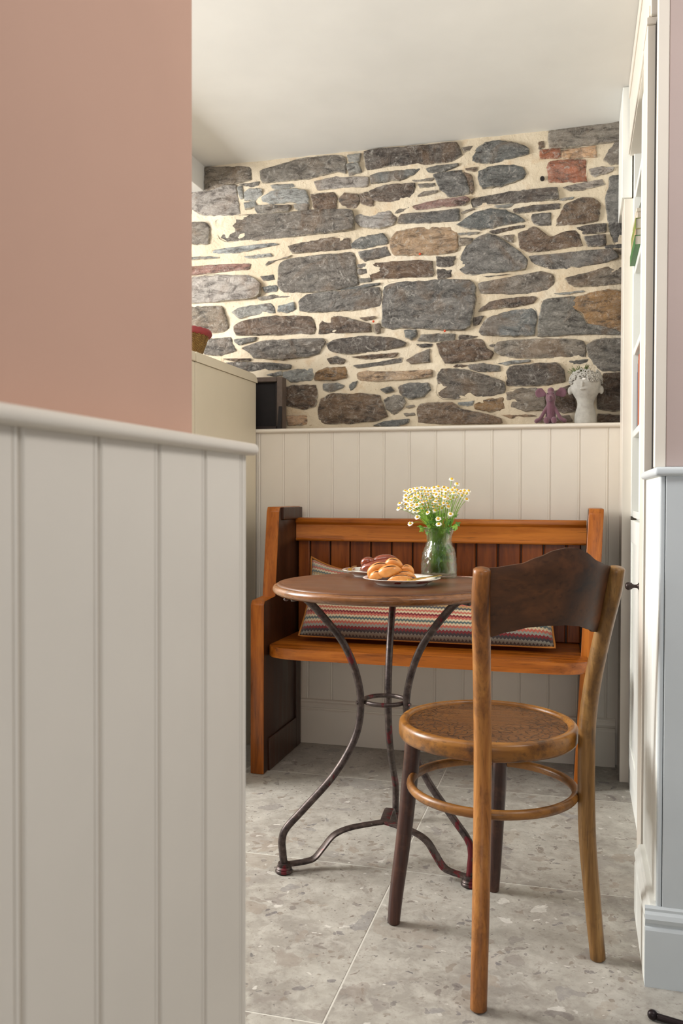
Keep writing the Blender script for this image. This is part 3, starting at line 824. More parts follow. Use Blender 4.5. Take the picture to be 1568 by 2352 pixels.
def cushion():
    NX, NZ = 64, 26; Wd, Ht = 0.885, 0.335
    x0, x1 = -0.972, -0.070
    def P(u, v, side):
        # outline with pulled-in sides and pointed corners
        cu, cv = 2 * u - 1, 2 * v - 1
        sx = 1 - 0.035 * (1 - cv * cv); sz = 1 - 0.12 * (1 - cu * cu) * (1 if v > 0.5 else 0.25)
        x = (x0 + x1) / 2 + cu * (x1 - x0) / 2 * sx
        h = v * (0.247 + 0.068 * abs(cu) ** 4)
        th = 0.066 * max(0, (1 - abs(cu) ** 5)) ** 0.5 * max(0, (1 - abs(cv) ** 3.2)) ** 0.55
        th *= 1 + 0.10 * noise.noise((u * 5, v * 2.5, 2.0)) + 0.05 * noise.noise((u * 14, v * 5, 6.0))
        sag = 0.012 * (1 - v) * math.sin(u * PI)
        # lean back against the pew back
        lean = math.radians(61)
        base = Vector((x, 2.985, 0.449 + 0.010)); up = Vector((0, math.cos(lean), math.sin(lean))); nr = Vector((0, -math.sin(lean), math.cos(lean)))
        q = base + up * h + nr * (th * side * (1.25 if side > 0 else 0.55)) + nr * 0.01
        q.z = max(q.z, 0.4485)
        return q
    bm = bmesh.new(); uvl = bm.loops.layers.uv.new('UVMap'); front, back = {}, {}
    for i in range(NX + 1):
        for k in range(NZ + 1):
            edge = i in (0, NX) or k in (0, NZ)
            front[i, k] = bm.verts.new(P(i / NX, k / NZ, 1))
            back[i, k] = front[i, k] if edge else bm.verts.new(P(i / NX, k / NZ, -1))
    for i in range(NX):
        for k in range(NZ):
            for g, rev in ((front, False), (back, True)):
                vs = [(i, k), (i + 1, k), (i + 1, k + 1), (i, k + 1)]
                if rev: vs = vs[::-1]
                f = bm.faces.new([g[a] for a in vs])
                for lp, a in zip(f.loops, vs): lp[uvl].uv = (a[0] / NX, a[1] / NZ)
    rim = [P(i / NX, 0, 0) for i in range(NX)] + [P(1, k / NZ, 0) for k in range(NZ)] + [P(1 - i / NX, 1, 0) for i in range(NX)] + [P(0, 1 - k / NZ, 0) for k in range(NZ)]
    return bm, rim
cbm, rim = cushion()
cu = obj('cushion', cbm, M_knit, smooth=True)
tag(cu, 'long bolster cushion with multicoloured zigzag knit stripes leaning on the pew back', 'cushion')
bm = bmesh.new(); tube(bm, [r + Vector((0, 0, 0.002)) for r in rim], 0.0042, 6, closed=True)
obj('piping', bm, M_pipe, cu, smooth=True, label='ochre piping')

# ============================================================ TABLE
T = Vector((-0.495, 2.262, 0))
tb = empty('bistro_table', T, 'round wooden topped bistro table on three bowed rusty iron legs', 'table')
bm = bmesh.new()
prof = [(0, 0.7120), (0.20, 0.7115), (0.280, 0.7110), (0.290, 0.7125), (0.2975, 0.7170), (0.3010, 0.7230), (0.3005, 0.7290), (0.2970, 0.7340), (0.2920, 0.7365), (0.2895, 0.7362),
        (0.2885, 0.7385), (0.2860, 0.7405), (0.2820, 0.7415), (0.2790, 0.7408), (0.2770, 0.7418), (0.20, 0.7422), (0.10, 0.7424), (0, 0.7425)]
lathe(bm, prof[:10], T, 96); 
top = obj('table_edge', bm, M_trim_edge, tb, smooth=True, auto=50)
bm = bmesh.new(); lathe(bm, [(0, 0.7300), (0.2870, 0.7300)] + prof[9:], T, 96)
obj('table_top', bm, M_table, tb, smooth=True, auto=50)
LEG = [(0.262, 0.7085), (0.226, 0.706), (0.172, 0.652), (0.120, 0.585), (0.086, 0.510), (0.070, 0.427), (0.084, 0.336), (0.141, 0.243), (0.225, 0.161), (0.274, 0.115), (0.286, 0.085), (0.284, 0.05), (0.281, 0.022)]
ARM = [(0.292, 0.0215), (0.262, 0.020), (0.224, 0.020), (0.198, 0.026), (0.172, 0.052), (0.146, 0.078), (0.108, 0.091), (0.055, 0.095), (0.0, 0.096)]
for k, ang in enumerate((215.2, -24.5, 95.5)):
    a = math.radians(ang); U = Vector((math.cos(a), math.sin(a), 0)); V = Vector((-U.y, U.x, 0))
    sc = (1.0, 0.945, 0.97)[k]
    f3 = lambda r, z: T + U * r * (sc if z < 0.3 else 1) + Vector((0, 0, z))
    bm = bmesh.new(); pp = smooth_path([f3(r, z) for r, z in LEG], 7)
    tube(bm, pp, 0.0098, 10, up=V)
    obj('leg', bm, M_iron, tb, smooth=True)
    bm = bmesh.new(); pp = smooth_path([f3(r, z) for r, z in ARM], 5)
    tube(bm, pp, 1.0, sect=[(-0.0125, -0.0022), (-0.0105, -0.0034), (0.0105, -0.0034), (0.0125, -0.0022), (0.0125, 0.0022), (0.0105, 0.0034), (-0.0105, 0.0034), (-0.0125, 0.0022)], up=V)
    obj('stretcher', bm, M_iron, tb, smooth=True, auto=40)
    c = f3(0.281, 0); c.z = 0
    bm = bmesh.new(); lathe(bm, [(0, 0), (0.019, 0), (0.0225, 0.003), (0.0225, 0.007), (0.0195, 0.010), (0.0205, 0.013), (0.0180, 0.0165), (0.0160, 0.0175), (0.0165, 0.0195), (0.0150, 0.026), (0.0, 0.027)], c, 20)
    obj('foot', bm, M_iron, tb, smooth=True, auto=45)
    bm = bmesh.new(); ball(bm, f3(0.276, 0.706), 0.0075, 2, (1, 1, 0.7)); obj('screw', bm, M_iron, tb, smooth=True)
    # rivet that ties the leg to the ring
    bm = bmesh.new(); p = T + U * 0.0705 + Vector((0, 0, 0.424)); tube(bm, [p - U * 0.014, p + U * 0.0125], 0.0052, 8); obj('rivet', bm, M_iron, tb, smooth=True, auto=40)
bm = bmesh.new(); tube(bm, [T + Vector((0.0565 * math.cos(2 * PI * i / 40), 0.0565 * math.sin(2 * PI * i / 40), 0.424)) for i in range(40)], 0.0062, 8, closed=True)
obj('ring', bm, M_iron, tb, smooth=True)

# ============================================================ CHAIR
SC = Vector((-0.190, 1.925, 0))
ch = empty('bentwood_chair', SC, 'worn bentwood chair with a round embossed seat, its curved back to the viewer', 'chair')
def leg(pts, rad, mat, label=None, sub=7, name='leg'):
    bm = bmesh.new(); pp = smooth_path(pts, sub)
    n = len(pp); rr = []
    for i in range(n):
        t = i / (n - 1) * (len(rad) - 1); k = min(int(t), len(rad) - 2); rr.append(rad[k] + (rad[k + 1] - rad[k]) * (t - k))
    # rounded ends
    d0 = (pp[0] - pp[1]).normalized(); d1 = (pp[-1] - pp[-2]).normalized()
    pp = [pp[0] + d0 * 0.003] + pp + [pp[-1] + d1 * 0.003]; rr = [rr[0] * 0.82] + rr + [rr[-1] * 0.8]
    tube(bm, pp, rr, 16, up=Vector((0.64, -0.77, 0)))
    return obj(name, bm, mat, ch, smooth=True, auto=50, label=label)
# rear posts run from the floor to the top of the back
leg([(-0.174, 1.629, 0.003), (-0.1745, 1.660, 0.15), (-0.1765, 1.700, 0.33), (-0.1775, 1.7105, 0.46), (-0.1765, 1.690, 0.56), (-0.1745, 1.650, 0.68), (-0.1725, 1.612, 0.78), (-0.1690, 1.600, 0.836)],
    [0.0160, 0.0170, 0.0178, 0.0178, 0.0176, 0.0176, 0.0176, 0.0165], M_chair_red, 'near left rear post, reddish below the seat')
leg([(0.0475, 1.878, 0.003), (0.036, 1.882, 0.12), (0.0235, 1.886, 0.27), (0.0215, 1.887, 0.46), (0.030, 1.870, 0.57), (0.050, 1.836, 0.69), (0.0685, 1.808, 0.78), (0.0755, 1.798, 0.829)],
    [0.0160, 0.0172, 0.0180, 0.0178, 0.0174, 0.0172, 0.0170, 0.0160], M_chair_z)
leg([(-0.397, 1.914, 0.003), (-0.3915, 1.918, 0.07), (-0.377, 1.930, 0.20), (-0.3655, 1.940, 0.33), (-0.357, 1.947, 0.446)], [0.0142, 0.0160, 0.0176, 0.0186, 0.0186], M_chair_dark, 'front leg in dark purplish brown stain')
leg([(-0.194, 2.142, 0.003), (-0.1905, 2.132, 0.07), (-0.183, 2.108, 0.20), (-0.176, 2.090, 0.33), (-0.171, 2.078, 0.446)], [0.0142, 0.0160, 0.0176, 0.0186, 0.0186], M_chair_dark, 'front leg in dark purplish brown stain')
# hoop
bm = bmesh.new(); HC = Vector((-0.178, 1.915, 0.335))
tube(bm, [HC + Vector((0.1785 * math.cos(2 * PI * i / 64), 0.1785 * math.sin(2 * PI * i / 64), 0)) for i in range(64)], [(0.0105, 0.0090)] * 64, 12, closed=True, up=(0, 0, 1))
obj('stretcher_hoop', bm, M_hoop, ch, smooth=True)
# seat rim and embossed seat
R = 0.195
bm = bmesh.new(); lathe(bm, [(0.150, 0.4400), (0.186, 0.4385), (0.1925, 0.4410), (R, 0.4470), (R, 0.4660), (0.1935, 0.4725), (0.1900, 0.4765), (0.1845, 0.4785), (0.1800, 0.4780), (0.1775, 0.4755), (0.1765, 0.4710), (0.150, 0.4680)], SC, 96, closed=True)
obj('seat_rim', bm, M_rim, ch, smooth=True, auto=60)
def m_emboss():
    m = MT('embossed veneer seat', 0.36); m.p.inputs['Coat Weight'].default_value = 0.12; m.p.inputs['Specular IOR Level'].default_value = 0.35
    v = m.coords('Object'); w = m.coords('Object', (1.0, 1.45, 1))
    nd = m.node('ShaderNodeTexVoronoi', feature='DISTANCE_TO_EDGE'); nd.inputs['Scale'].default_value = 66; m.l.new(w, nd.inputs['Vector'])
    ln = m.gray(nd.outputs['Distance'], 0.025, 0.11)
    # worn smooth near the back of the middle
    g = m.node('ShaderNodeVectorMath', operation='DISTANCE'); m.l.new(v, g.inputs[0]); g.inputs[1].default_value = (0.0, 0.055, 0.02)
    worn = m.gray(m.math('ADD', g.outputs['Value'], m.math('MULTIPLY', m.noise(v, 30, 4), 0.06)), 0.095, 0.15, 0.15, 1)
    gr = m.noise(m.coords('Object', (8, 70, 30)), 1, 6, 0.6, 0.4)
    base = m.ramp(gr, [(0.3, lin((78, 48, 22))), (0.55, lin((106, 68, 32))), (0.8, lin((132, 90, 46)))])
    dk = m.mix(m.math('MULTIPLY', m.math('SUBTRACT', 1.0, ln), worn), base, lin((44, 30, 18)))
    m.col(dk); m.bump(m.math('MULTIPLY', ln, worn), 0.6, 0.0025); return m.m
bm = bmesh.new(); lathe(bm, [(0, 0.4650), (0.170, 0.4660), (0.1768, 0.4670), (0.1768, 0.4705), (0.160, 0.4712), (0.08, 0.4700), (0, 0.4695)], SC, 64)
obj('seat', bm, m_emboss(), ch, smooth=True, auto=60)
# back panel, bowed between the posts
def arc(s, z=0.835):
    t = min(1, max(0, (0.835 - z) / 0.135))
    A = Vector((-0.1570, 1.606)).lerp(Vector((-0.1610, 1.648)), t); Bv = Vector((0.0610, 1.792)).lerp(Vector((0.0380, 1.826)), t)
    Mi = (A + Bv) / 2 + Vector((0.64, -0.77)) * 0.080
    return A * (1 - s) ** 2 + Mi * (2 * s * (1 - s)) + Bv * s * s
TOPS = [(0.0, .8392), (0.018, .8399), (0.182, .8471), (0.299, .8592), (0.413, .8712), (0.506, .8755), (0.59, .8748), (0.672, .8667), (0.807, .8475), (0.916, .8379), (1.0, .834)]
BOTS = [(0.0, .704), (0.018, .7062), (0.099, .7149), (0.264, .7246), (0.373, .7261), (0.542, .7251), (0.694, .7197), (0.852, .7078), (0.92, .700), (1.0, .697)]
def itp(tab, s):
    for (a, x), (b, y) in zip(tab[:-1], tab[1:]):
        if s <= b:
            t = (s - a) / (b - a); t = t * t * (3 - 2 * t) * 0.5 + t * 0.5; return x + (y - x) * t
    return tab[-1][1]
bm = bmesh.new(); NS, NV = 48, 10; g = {}
for i in range(NS + 1):
    s = i / NS; d = (arc(min(1, s + .01)) - arc(max(0, s - .01))).normalized(); nn = Vector((d.y, -d.x))
    for k in range(NV + 1):
        t = k / NV; z = itp(BOTS, s) * (1 - t) + itp(TOPS, s) * t
        q = arc(s, z)
        th = 0.0042 if 0 < k < NV else 0.0028
        g[i, k, 0] = bm.verts.new((q.x + nn.x * th, q.y + nn.y * th, z)); g[i, k, 1] = bm.verts.new((q.x - nn.x * th, q.y - nn.y * th, z))
for i in range(NS):
    for k in range(NV):
        for sd in (0, 1): bm.faces.new((g[i, k, sd], g[i + 1, k, sd], g[i + 1, k + 1, sd], g[i, k + 1, sd]))
    bm.faces.new((g[i, 0, 0], g[i + 1, 0, 0], g[i + 1, 0, 1], g[i, 0, 1])); bm.faces.new((g[i, NV, 0], g[i + 1, NV, 0], g[i + 1, NV, 1], g[i, NV, 1]))
for k in range(NV):
    for i in (0, NS): bm.faces.new((g[i, k, 0], g[i, k + 1, 0], g[i, k + 1, 1], g[i, k, 1]))
obj('back_panel', bm, M_panel, ch, smooth=True, auto=50, label='curved dark walnut coloured back panel with a humped top edge')

# ============================================================ CABINET at the far left, basket, black frame
cab = empty('cabinet', (-1.65, 2.93, 0), 'tall stone coloured cabinet with a rounded top, left of the pew', 'cabinet')
obj('carcass', B(-2.05, -1.237, 2.672, 3.236, 0.0, 1.4195, bev=0.001), M_unit, cab)
obj('door', B(-2.05, -1.237, 2.615, 2.6685, 0.04, 1.4195, bev=0.003), M_unit, cab)
pts = [(2.6685, 1.4205), (2.6685, 1.452), (3.185, 1.452)] + [(3.185 + 0.057 * math.sin(a), 1.4205 + 0.0315 * math.cos(a)) for a in [k * PI / 16 for k in range(1, 8)]] + [(3.242, 1.4205)]
obj('cabinet_top', prism(pts, -2.055, -1.232), M_unit, cab, smooth=True, auto=30)
obj('cabinet_top', B(-2.055, -1.232, 2.60, 2.6665, 1.4205, 1.452, bev=0.004, seg=2), M_unit, cab)

def m_weave():
    m = MT('seagrass weave', 0.85); v = m.coords('Object', (1, 1, 1)); sp = m.node('ShaderNodeSeparateXYZ'); m.l.new(v, sp.inputs[0])
    an = m.math('ARCTAN2', sp.outputs[1], sp.outputs[0]); s1 = m.math('SINE', m.math('MULTIPLY', an, 48)); s2 = m.math('SINE', m.math('MULTIPLY', sp.outputs[2], 900))
    w = m.math('MULTIPLY', s1, s2); n = m.noise(v, 40, 3)
    c = m.ramp(n, [(0.3, lin((136, 98, 44))), (0.7, lin((186, 148, 82)))])
    m.col(m.mix(m.gray(w, -0.9, 0.1, 0.75, 0), c, lin((78, 52, 22)))); m.bump(w, 0.9, 0.004); return m.m
bk_c = Vector((-1.495, 3.05, 1.4525))
bk = empty('basket', bk_c, 'woven straw basket with a dark red rim on the cabinet', 'basket')
bm = bmesh.new(); lathe(bm, [(0, 0), (0.074, 0), (0.080, 0.004), (0.096, 0.045), (0.113, 0.09), (0.128, 0.134), (0.122, 0.134), (0.107, 0.09), (0.090, 0.045), (0.074, 0.008), (0, 0.008)], bk_c, 48)
obj('woven_body', bm, m_weave(), bk, smooth=True, auto=60)
bm = bmesh.new()
tube(bm, [bk_c + Vector((0.127 * math.cos(2 * PI * i / 96), 0.127 * math.sin(2 * PI * i / 96), 0.141 + 0.002 * math.sin(i * PI / 1.5))) for i in range(96)], 0.0125, 8, closed=True)
obj('rim', bm, paint('red leather binding', lin((158, 62, 66)), 0.6), bk, smooth=True, label='dark red bound rim')

fr = empty('picture_frame', (-1.27, 3.32, 1.2385), 'black box frame standing on the ledge beside the cabinet', 'frame')
FY0, FY1 = 3.283, 3.338
obj('frame_side', B(-1.166, -1.1445, FY0, FY1, 1.2385, 1.449, bev=0.002), M_framegrey, fr)
obj('frame_side', B(-1.42, -1.398, FY0, FY1, 1.2385, 1.449, bev=0.002), M_frameblack, fr)
obj('frame_top', B(-1.397, -1.167, FY0, FY1, 1.430, 1.449, bev=0.002), M_framegrey, fr)
obj('frame_bottom', B(-1.397, -1.167, FY0, FY1, 1.2385, 1.252, bev=0.002), M_frameblack, fr)
obj('inner_moulding', B(-1.176, -1.1665, FY0 + 0.012, FY1, 1.2525, 1.4295, bev=0.001), M_frameblack, fr)
obj('panel', B(-1.397, -1.177, FY0 + 0.022, FY1, 1.2525, 1.4295), M_chalk, fr)
bm = prism([(3.262, 1.2385), (3.2815, 1.330), (3.2825, 1.330), (3.2825, 1.2385)], -1.1575, -1.1425); obj('backing_flap', bm, M_chalk, fr)

# ============================================================ ON THE TABLE
ZT = 0.7425
def m_glass():
    m = MT('pressed clear glass', 0.02); m.p.inputs['Transmission Weight'].default_value = 1.0; m.p.inputs['IOR'].default_value = 1.45
    m.col((0.97, 1.0, 0.975, 1))
    tr = m.node('ShaderNodeBsdfTransparent'); tr.inputs[0].default_value = (0.95, 0.99, 0.96, 1); mx = m.node('ShaderNodeMixShader'); mx.inputs[0].default_value = 0.42
    m.l.new(tr.outputs[0], mx.inputs[1]); m.l.new(m.p.outputs[0], mx.inputs[2]); m.l.new(mx.outputs[0], m.n['Material Output'].inputs[0]); return m.m
def m_water():
    m = MT('water', 0.0); m.p.inputs['Transmission Weight'].default_value = 1.0; m.p.inputs['IOR'].default_value = 1.2; m.col((0.96, 1.0, 0.97, 1))
    tr = m.node('ShaderNodeBsdfTransparent'); mx = m.node('ShaderNodeMixShader'); mx.inputs[0].default_value = 0.35
    m.l.new(tr.outputs[0], mx.inputs[1]); m.l.new(m.p.outputs[0], mx.inputs[2]); m.l.new(mx.outputs[0], m.n['Material Output'].inputs[0]); return m.m
M_glass = m_glass()
VC = Vector((-0.379, 2.440, ZT))
vs = empty('vase', VC, 'clear pressed glass vase with a diamond pattern and narrow neck, at the table edge', 'vase')
NA = 15
def dia(a, z, k):
    if z < 0.008 or z > 0.118: return 0
    p = a * NA / (2 * PI); q = (z - 0.008) / 0.0145
    s = abs(((p + q / 2) % 1) - .5) + abs(((p - q / 2) % 1) - .5)
    return 0.0036 * (s - 0.5) * min(1, (z - 0.008) / 0.01, (0.118 - z) / 0.01)
out = [(0.0, 0.0), (0.047, 0.0), (0.0505, 0.003)]
KEY = [(0.003, .0505), (0.03, .0500), (0.055, .0485), (0.072, .0455), (0.086, .0395), (0.097, .0350), (0.106, .0338), (0.118, .0362), (0.130, .0410), (0.138, .0435)]
def rz(z):
    for (a, x), (b, y) in zip(KEY[:-1], KEY[1:]):
        if z <= b:
            t = (z - a) / (b - a); return x + (y - x) * t
    return KEY[-1][1]
zz = [0.003 + 0.135 * i / 46 for i in range(1, 47)]
prof = out + [((rz(z - .002) + rz(z) + rz(min(z + .002, .138))) / 3, z) for z in zz] + [(0.0440, 0.1395), (0.0435, 0.1410), (0.0418, 0.1400)] + [((rz(z - .002) + rz(z)) / 2 - 0.0030, z) for z in zz[::-1][::2] if z > 0.007] + [(0.044, 0.0065), (0.0, 0.0060)]
bm = bmesh.new(); lathe(bm, prof, VC, 128, rfun=lambda a, z, k: dia(a, z, k) if k < 49 else 0)
obj('glass', bm, M_glass, vs, smooth=True, auto=75)
bm = bmesh.new(); lathe(bm, [(0, 0.0070), (0.0435, 0.0072), (0.0462, 0.0095), (0.0462, 0.030), (0.0461, 0.0390), (0.0, 0.0388)], VC, 48); obj('water', bm, m_water(), vs, smooth=True, auto=60)

M_green = paint('fresh green', lin((146, 190, 66)), 0.5, 0.12)
M_green2 = paint('leaf green', lin((96, 150, 52)), 0.5, 0.2)
for m_ in (M_green, M_green2):
    m_.node_tree.nodes['Principled BSDF'].inputs['Subsurface Weight'].default_value = 0.0
M_petal = paint('white petal', lin((250, 248, 240)), 0.6, 0.02)
M_disc = paint('yellow flower centre', lin((236, 186, 48)), 0.7, 0.08)
fr_ = random.Random(11)
def head_mesh():
    pet, dis = bmesh.new(), bmesh.new()
    n = 13
    for i in range(n):
        a = 2 * PI * i / n + fr_.uniform(-.08, .08); dr = fr_.uniform(-0.35, 0.05)
        U = Vector((math.cos(a), math.sin(a), 0)); V = Vector((-U.y, U.x, 0)); r0, r1, w = 0.0028, fr_.uniform(0.0082, 0.0095), 0.00145
        def q(r, b): return U * r + V * b + Vector((0, 0, dr * (r - r0) + 0.0004))
        ps = [q(r0, -w * .5), q(r0 + (r1 - r0) * .5, -w), q(r1 * .95, -w * .7), q(r1, 0), q(r1 * .95, w * .7), q(r0 + (r1 - r0) * .5, w), q(r0, w * .5)]
        lo = [pet.verts.new(p) for p in ps]; hi = [pet.verts.new(p + Vector((0, 0, 0.0003))) for p in ps]
        pet.faces.new(hi); pet.faces.new(lo[::-1])
        for k in range(7): pet.faces.new((lo[k], lo[(k + 1) % 7], hi[(k + 1) % 7], hi[k]))
    ball(dis, (0, 0, 0.0014), 0.0042, 2, (1, 1, 0.9))
    pm = bpy.data.meshes.new('petals'); pet.to_mesh(pm); pet.free(); pm.materials.append(M_petal)
    dm = bpy.data.meshes.new('flower_centre'); dis.to_mesh(dm); dis.free(); dm.materials.append(M_disc); dm.shade_smooth()
    return pm, dm
HM = [head_mesh() for _ in range(4)]
def flower(target, tilt, label, group=None, sc=1.0):
    foot = VC + Vector((fr_.uniform(-.022, .022), fr_.uniform(-.018, .018), 0.012))
    neck = VC + Vector(((target.x - VC.x) * 0.28, (target.y - VC.y) * 0.28, 0.108)); 
    e = Vector((neck.x - VC.x, neck.y - VC.y, 0))
    if e.length > 0.024: e = e.normalized() * 0.024
    neck = VC + e + Vector((fr_.uniform(-.004, .004), fr_.uniform(-.004, .004), 0.108))
    rimv = Vector((target.x - VC.x, target.y - VC.y, 0)); k = min(0.034, rimv.length * 0.5); rp = VC + (rimv.normalized() * k if rimv.length > 1e-4 else rimv) + Vector((0, 0, 0.145))
    mid = rp.lerp(target, 0.55) + Vector((0, 0, 0.008))
    pts = smooth_path([foot, neck, rp, mid, target], 4)
    f = empty('chamomile_flower', foot, label, 'flower', group)
    bm = bmesh.new(); tube(bm, pts, 0.0008, 5); obj('stem', bm, M_green, f, smooth=True)
    pm, dm = HM[fr_.randrange(4)]
    rot = Vector((0, 0, 1)).rotation_difference(tilt.normalized())
    for nm, me in (('petals', pm), ('flower_centre', dm)):
        o = bpy.data.objects.new(nm, me); COL.objects.link(o); o.parent = f; o.location = target - wpos(f); o.rotation_mode = 'QUATERNION'; o.rotation_quaternion = rot; o.scale = (sc,) * 3
def fat(px, py, Y):
    x, z = at(px, py, Y); return Vector((x, Y, z))
specials = [
    ((1037, 1101), 2.45, 'tallest chamomile flower, standing above the rest of the bunch'),
    ((1049, 1112), 2.44, 'second tallest chamomile head, petals fallen back, at the upper right'),
    ((916, 1168), 2.43, 'chamomile flower on the long low stem reaching furthest left'),
    ((918, 1157), 2.45, 'chamomile flower just above the furthest left one, nodding sideways'),
    ((942, 1203), 2.42, 'small drooping chamomile hanging lowest at the left of the bunch'),
    ((1006, 1192), 2.405, 'chamomile flower facing front above the middle of the vase rim'),
    ((1007, 1204), 2.400, 'lowest front chamomile flower resting just over the vase rim'),
    ((1034, 1181), 2.405, 'chamomile flower facing front among the leaves at the right of the rim'),
    ((958, 1188), 2.41, 'chamomile flower low on the left side just over the leaves'),
    ((1071, 1147), 2.43, 'chamomile flower at the outer right edge of the bunch'),
]
for (px, py), Y, lb in specials:
    side_ = (px - 1000) / 120.0
    flower(fat(px, py, Y), Vector((side_ * 0.5, -0.75 if py > 1180 else -0.45, 0.75)), lb)
placed = []; tries = 0
while len(placed) < 105 and tries < 9000:
    tries += 1
    px = fr_.uniform(930, 1078); top_ = 1118 + 0.0016 * (px - 1000) ** 2; bot_ = 1178 - 0.004 * (px - 975) ** 2 if px < 1030 else 1150 - (px - 1030) * 0.35
    py = top_ + (bot_ - top_) * fr_.random() ** 1.15; Y = 2.44 + fr_.uniform(-.05, .05) - (py - 1145) * 0.0006
    if any((px - a) ** 2 + (py - b) ** 2 < 44 for a, b in placed): continue
    placed.append((px, py))
    flower(fat(px, py, Y), Vector((fr_.uniform(-.45, .45) + (px - 1000) / 200, fr_.uniform(-1.0, -.1), 0.8)), 'small white chamomile flower with a yellow centre in the dense middle of the bunch', 'chamomile flowers in the vase', fr_.uniform(0.75, 1.05))
# leafy sprigs
def leafy(base, tip, seed, label, nleaf=11, size=0.012):
    rnd = random.Random(seed); s = empty('leafy_sprig', base, label, 'sprig', 'leafy sprigs in the vase')
    mid = (base + tip) / 2 + Vector((0, 0, 0.01)); pts = smooth_path([base, mid, tip], 6)
    bm = bmesh.new(); tube(bm, pts, 0.0012, 5); obj('stem', bm, M_green, s, smooth=True)
    for k in range(nleaf):
        t = 0.45 + 0.55 * k / nleaf; p = pts[min(len(pts) - 1, int(t * len(pts)))]
        d = Vector((rnd.uniform(-1, 1), rnd.uniform(-1, .6), rnd.uniform(-.7, .6))).normalized(); c = p + d * size * 0.7
        n_ = Vector((rnd.uniform(-.5, .5), rnd.uniform(-1, -.2), rnd.uniform(.0, 1))).normalized(); u = (d - n_ * d.dot(n_)).normalized(); v = n_.cross(u)
        bm = bmesh.new(); ring = []; m = 20; s_ = size * rnd.uniform(.7, 1.15)
        for i in range(m):
            a = 2 * PI * i / m; r = s_ * (0.75 + 0.25 * math.cos(5 * a)) * (1 + 0.25 * math.cos(a)); q = c + u * r * math.cos(a) + v * r * 0.75 * math.sin(a) - n_ * (0.25 * r * r / s_)
            ring.append(q)
        tp = [bm.verts.new(q) for q in ring]; bt = [bm.verts.new(q - n_ * 0.0004) for q in ring]
        ct, cb_ = bm.verts.new(c + n_ * 0.0008), bm.verts.new(c + n_ * 0.0002)
        for i in range(m):
            j = (i + 1) % m; bm.faces.new((tp[i], tp[j], ct)); bm.faces.new((bt[j], bt[i], cb_)); bm.faces.new((tp[i], bt[i], bt[j], tp[j]))
        obj('leaf', bm, M_green2 if k % 3 else M_green, s, smooth=True, auto=40)
for sd, (tp_, lb, nl, sz) in enumerate([
    ((1048, 1205, 2.415), 'leafy green sprig spilling over the right of the vase rim', 10, .0105), ((1038, 1188, 2.43), 'leafy green sprig in the right of the bunch just below the flowers', 12, .010),
    ((966, 1210, 2.41), 'single drooping leafy sprig over the left of the vase rim', 5, .0095), ((985, 1195, 2.415), 'leafy green sprig left of the middle above the rim', 10, .0085),
    ((1000, 1180, 2.44), 'leafy green sprig behind the low front flowers', 12, .0085), ((1016, 1178, 2.45), 'leafy green sprig at the back right of the middle', 12, .0085), ((975, 1175, 2.45), 'leafy green sprig at the back left of the bunch', 10, .008)]):
    t = fat(*tp_); b = VC + Vector((fr_.uniform(-.012, .012), fr_.uniform(-.012, .012), 0.098)); leafy(b, t, sd + 3, lb, nl, sz)
for k in range(7):
    b = VC + Vector((0.012 + fr_.uniform(-.014, .02), fr_.uniform(-.02, .015), 0.011)); t = VC + Vector((0.008 + fr_.uniform(-.012, .012), fr_.uniform(-.012, .012), fr_.uniform(0.075, 0.094)))
    leafy(b, t, 40 + k, 'green leafy stalk seen through the glass inside the vase', 8, .0085)

# plates
def m_china():
    m = MT('white china', 0.12); m.p.inputs['Coat Weight'].default_value = 0.6
    v = m.coords('Object'); g = m.node('ShaderNodeVectorMath', operation='LENGTH'); m.l.new(m.coords('Object', (1, 1, 0)), g.inputs[0])
    n = m.noise(v, 22, 3); band = m.math('MULTIPLY', m.gray(g.outputs['Value'], 0.074, 0.078), m.gray(g.outputs['Value'], 0.094, 0.091))
    k = m.math('MULTIPLY', band, m.gray(n, 0.56, 0.60)); g2 = m.math('MULTIPLY', band, m.gray(m.noise(v, 31, 3), 0.62, 0.66))
    c = m.mix(k, lin((240, 236, 228)), lin((166, 84, 84))); c = m.mix(g2, c, lin((132, 146, 92))); m.col(c); return m.m
M_china = m_china()
def plate(c, R, label):
    p = empty('plate', c, label, 'plate', 'dessert plates on the round table')
    k = R / 0.1
    bm = bmesh.new()
    lathe(bm, [(0, .0020), (.058 * k, .0020), (.060 * k, .0), (.064 * k, .0), (.0655 * k, .0025), (.082 * k, .0115), (.0985 * k, .0165), (R, .0180), (.0990 * k, .0188), (.083 * k, .0142), (.070 * k, .0085), (.063 * k, .0060), (.040 * k, .0052), (0, .0050)], c, 72)
    obj('china', bm, M_china, p, smooth=True, auto=60)
    return p
PF = Vector((-0.440, 2.205, ZT)); PR = Vector((-0.560, 2.420, ZT))
plate(PF, 0.101, 'front white plate with painted rim holding the golden braided bun')
plate(PR, 0.095, 'rear white plate with painted rim holding the dark glazed bun')
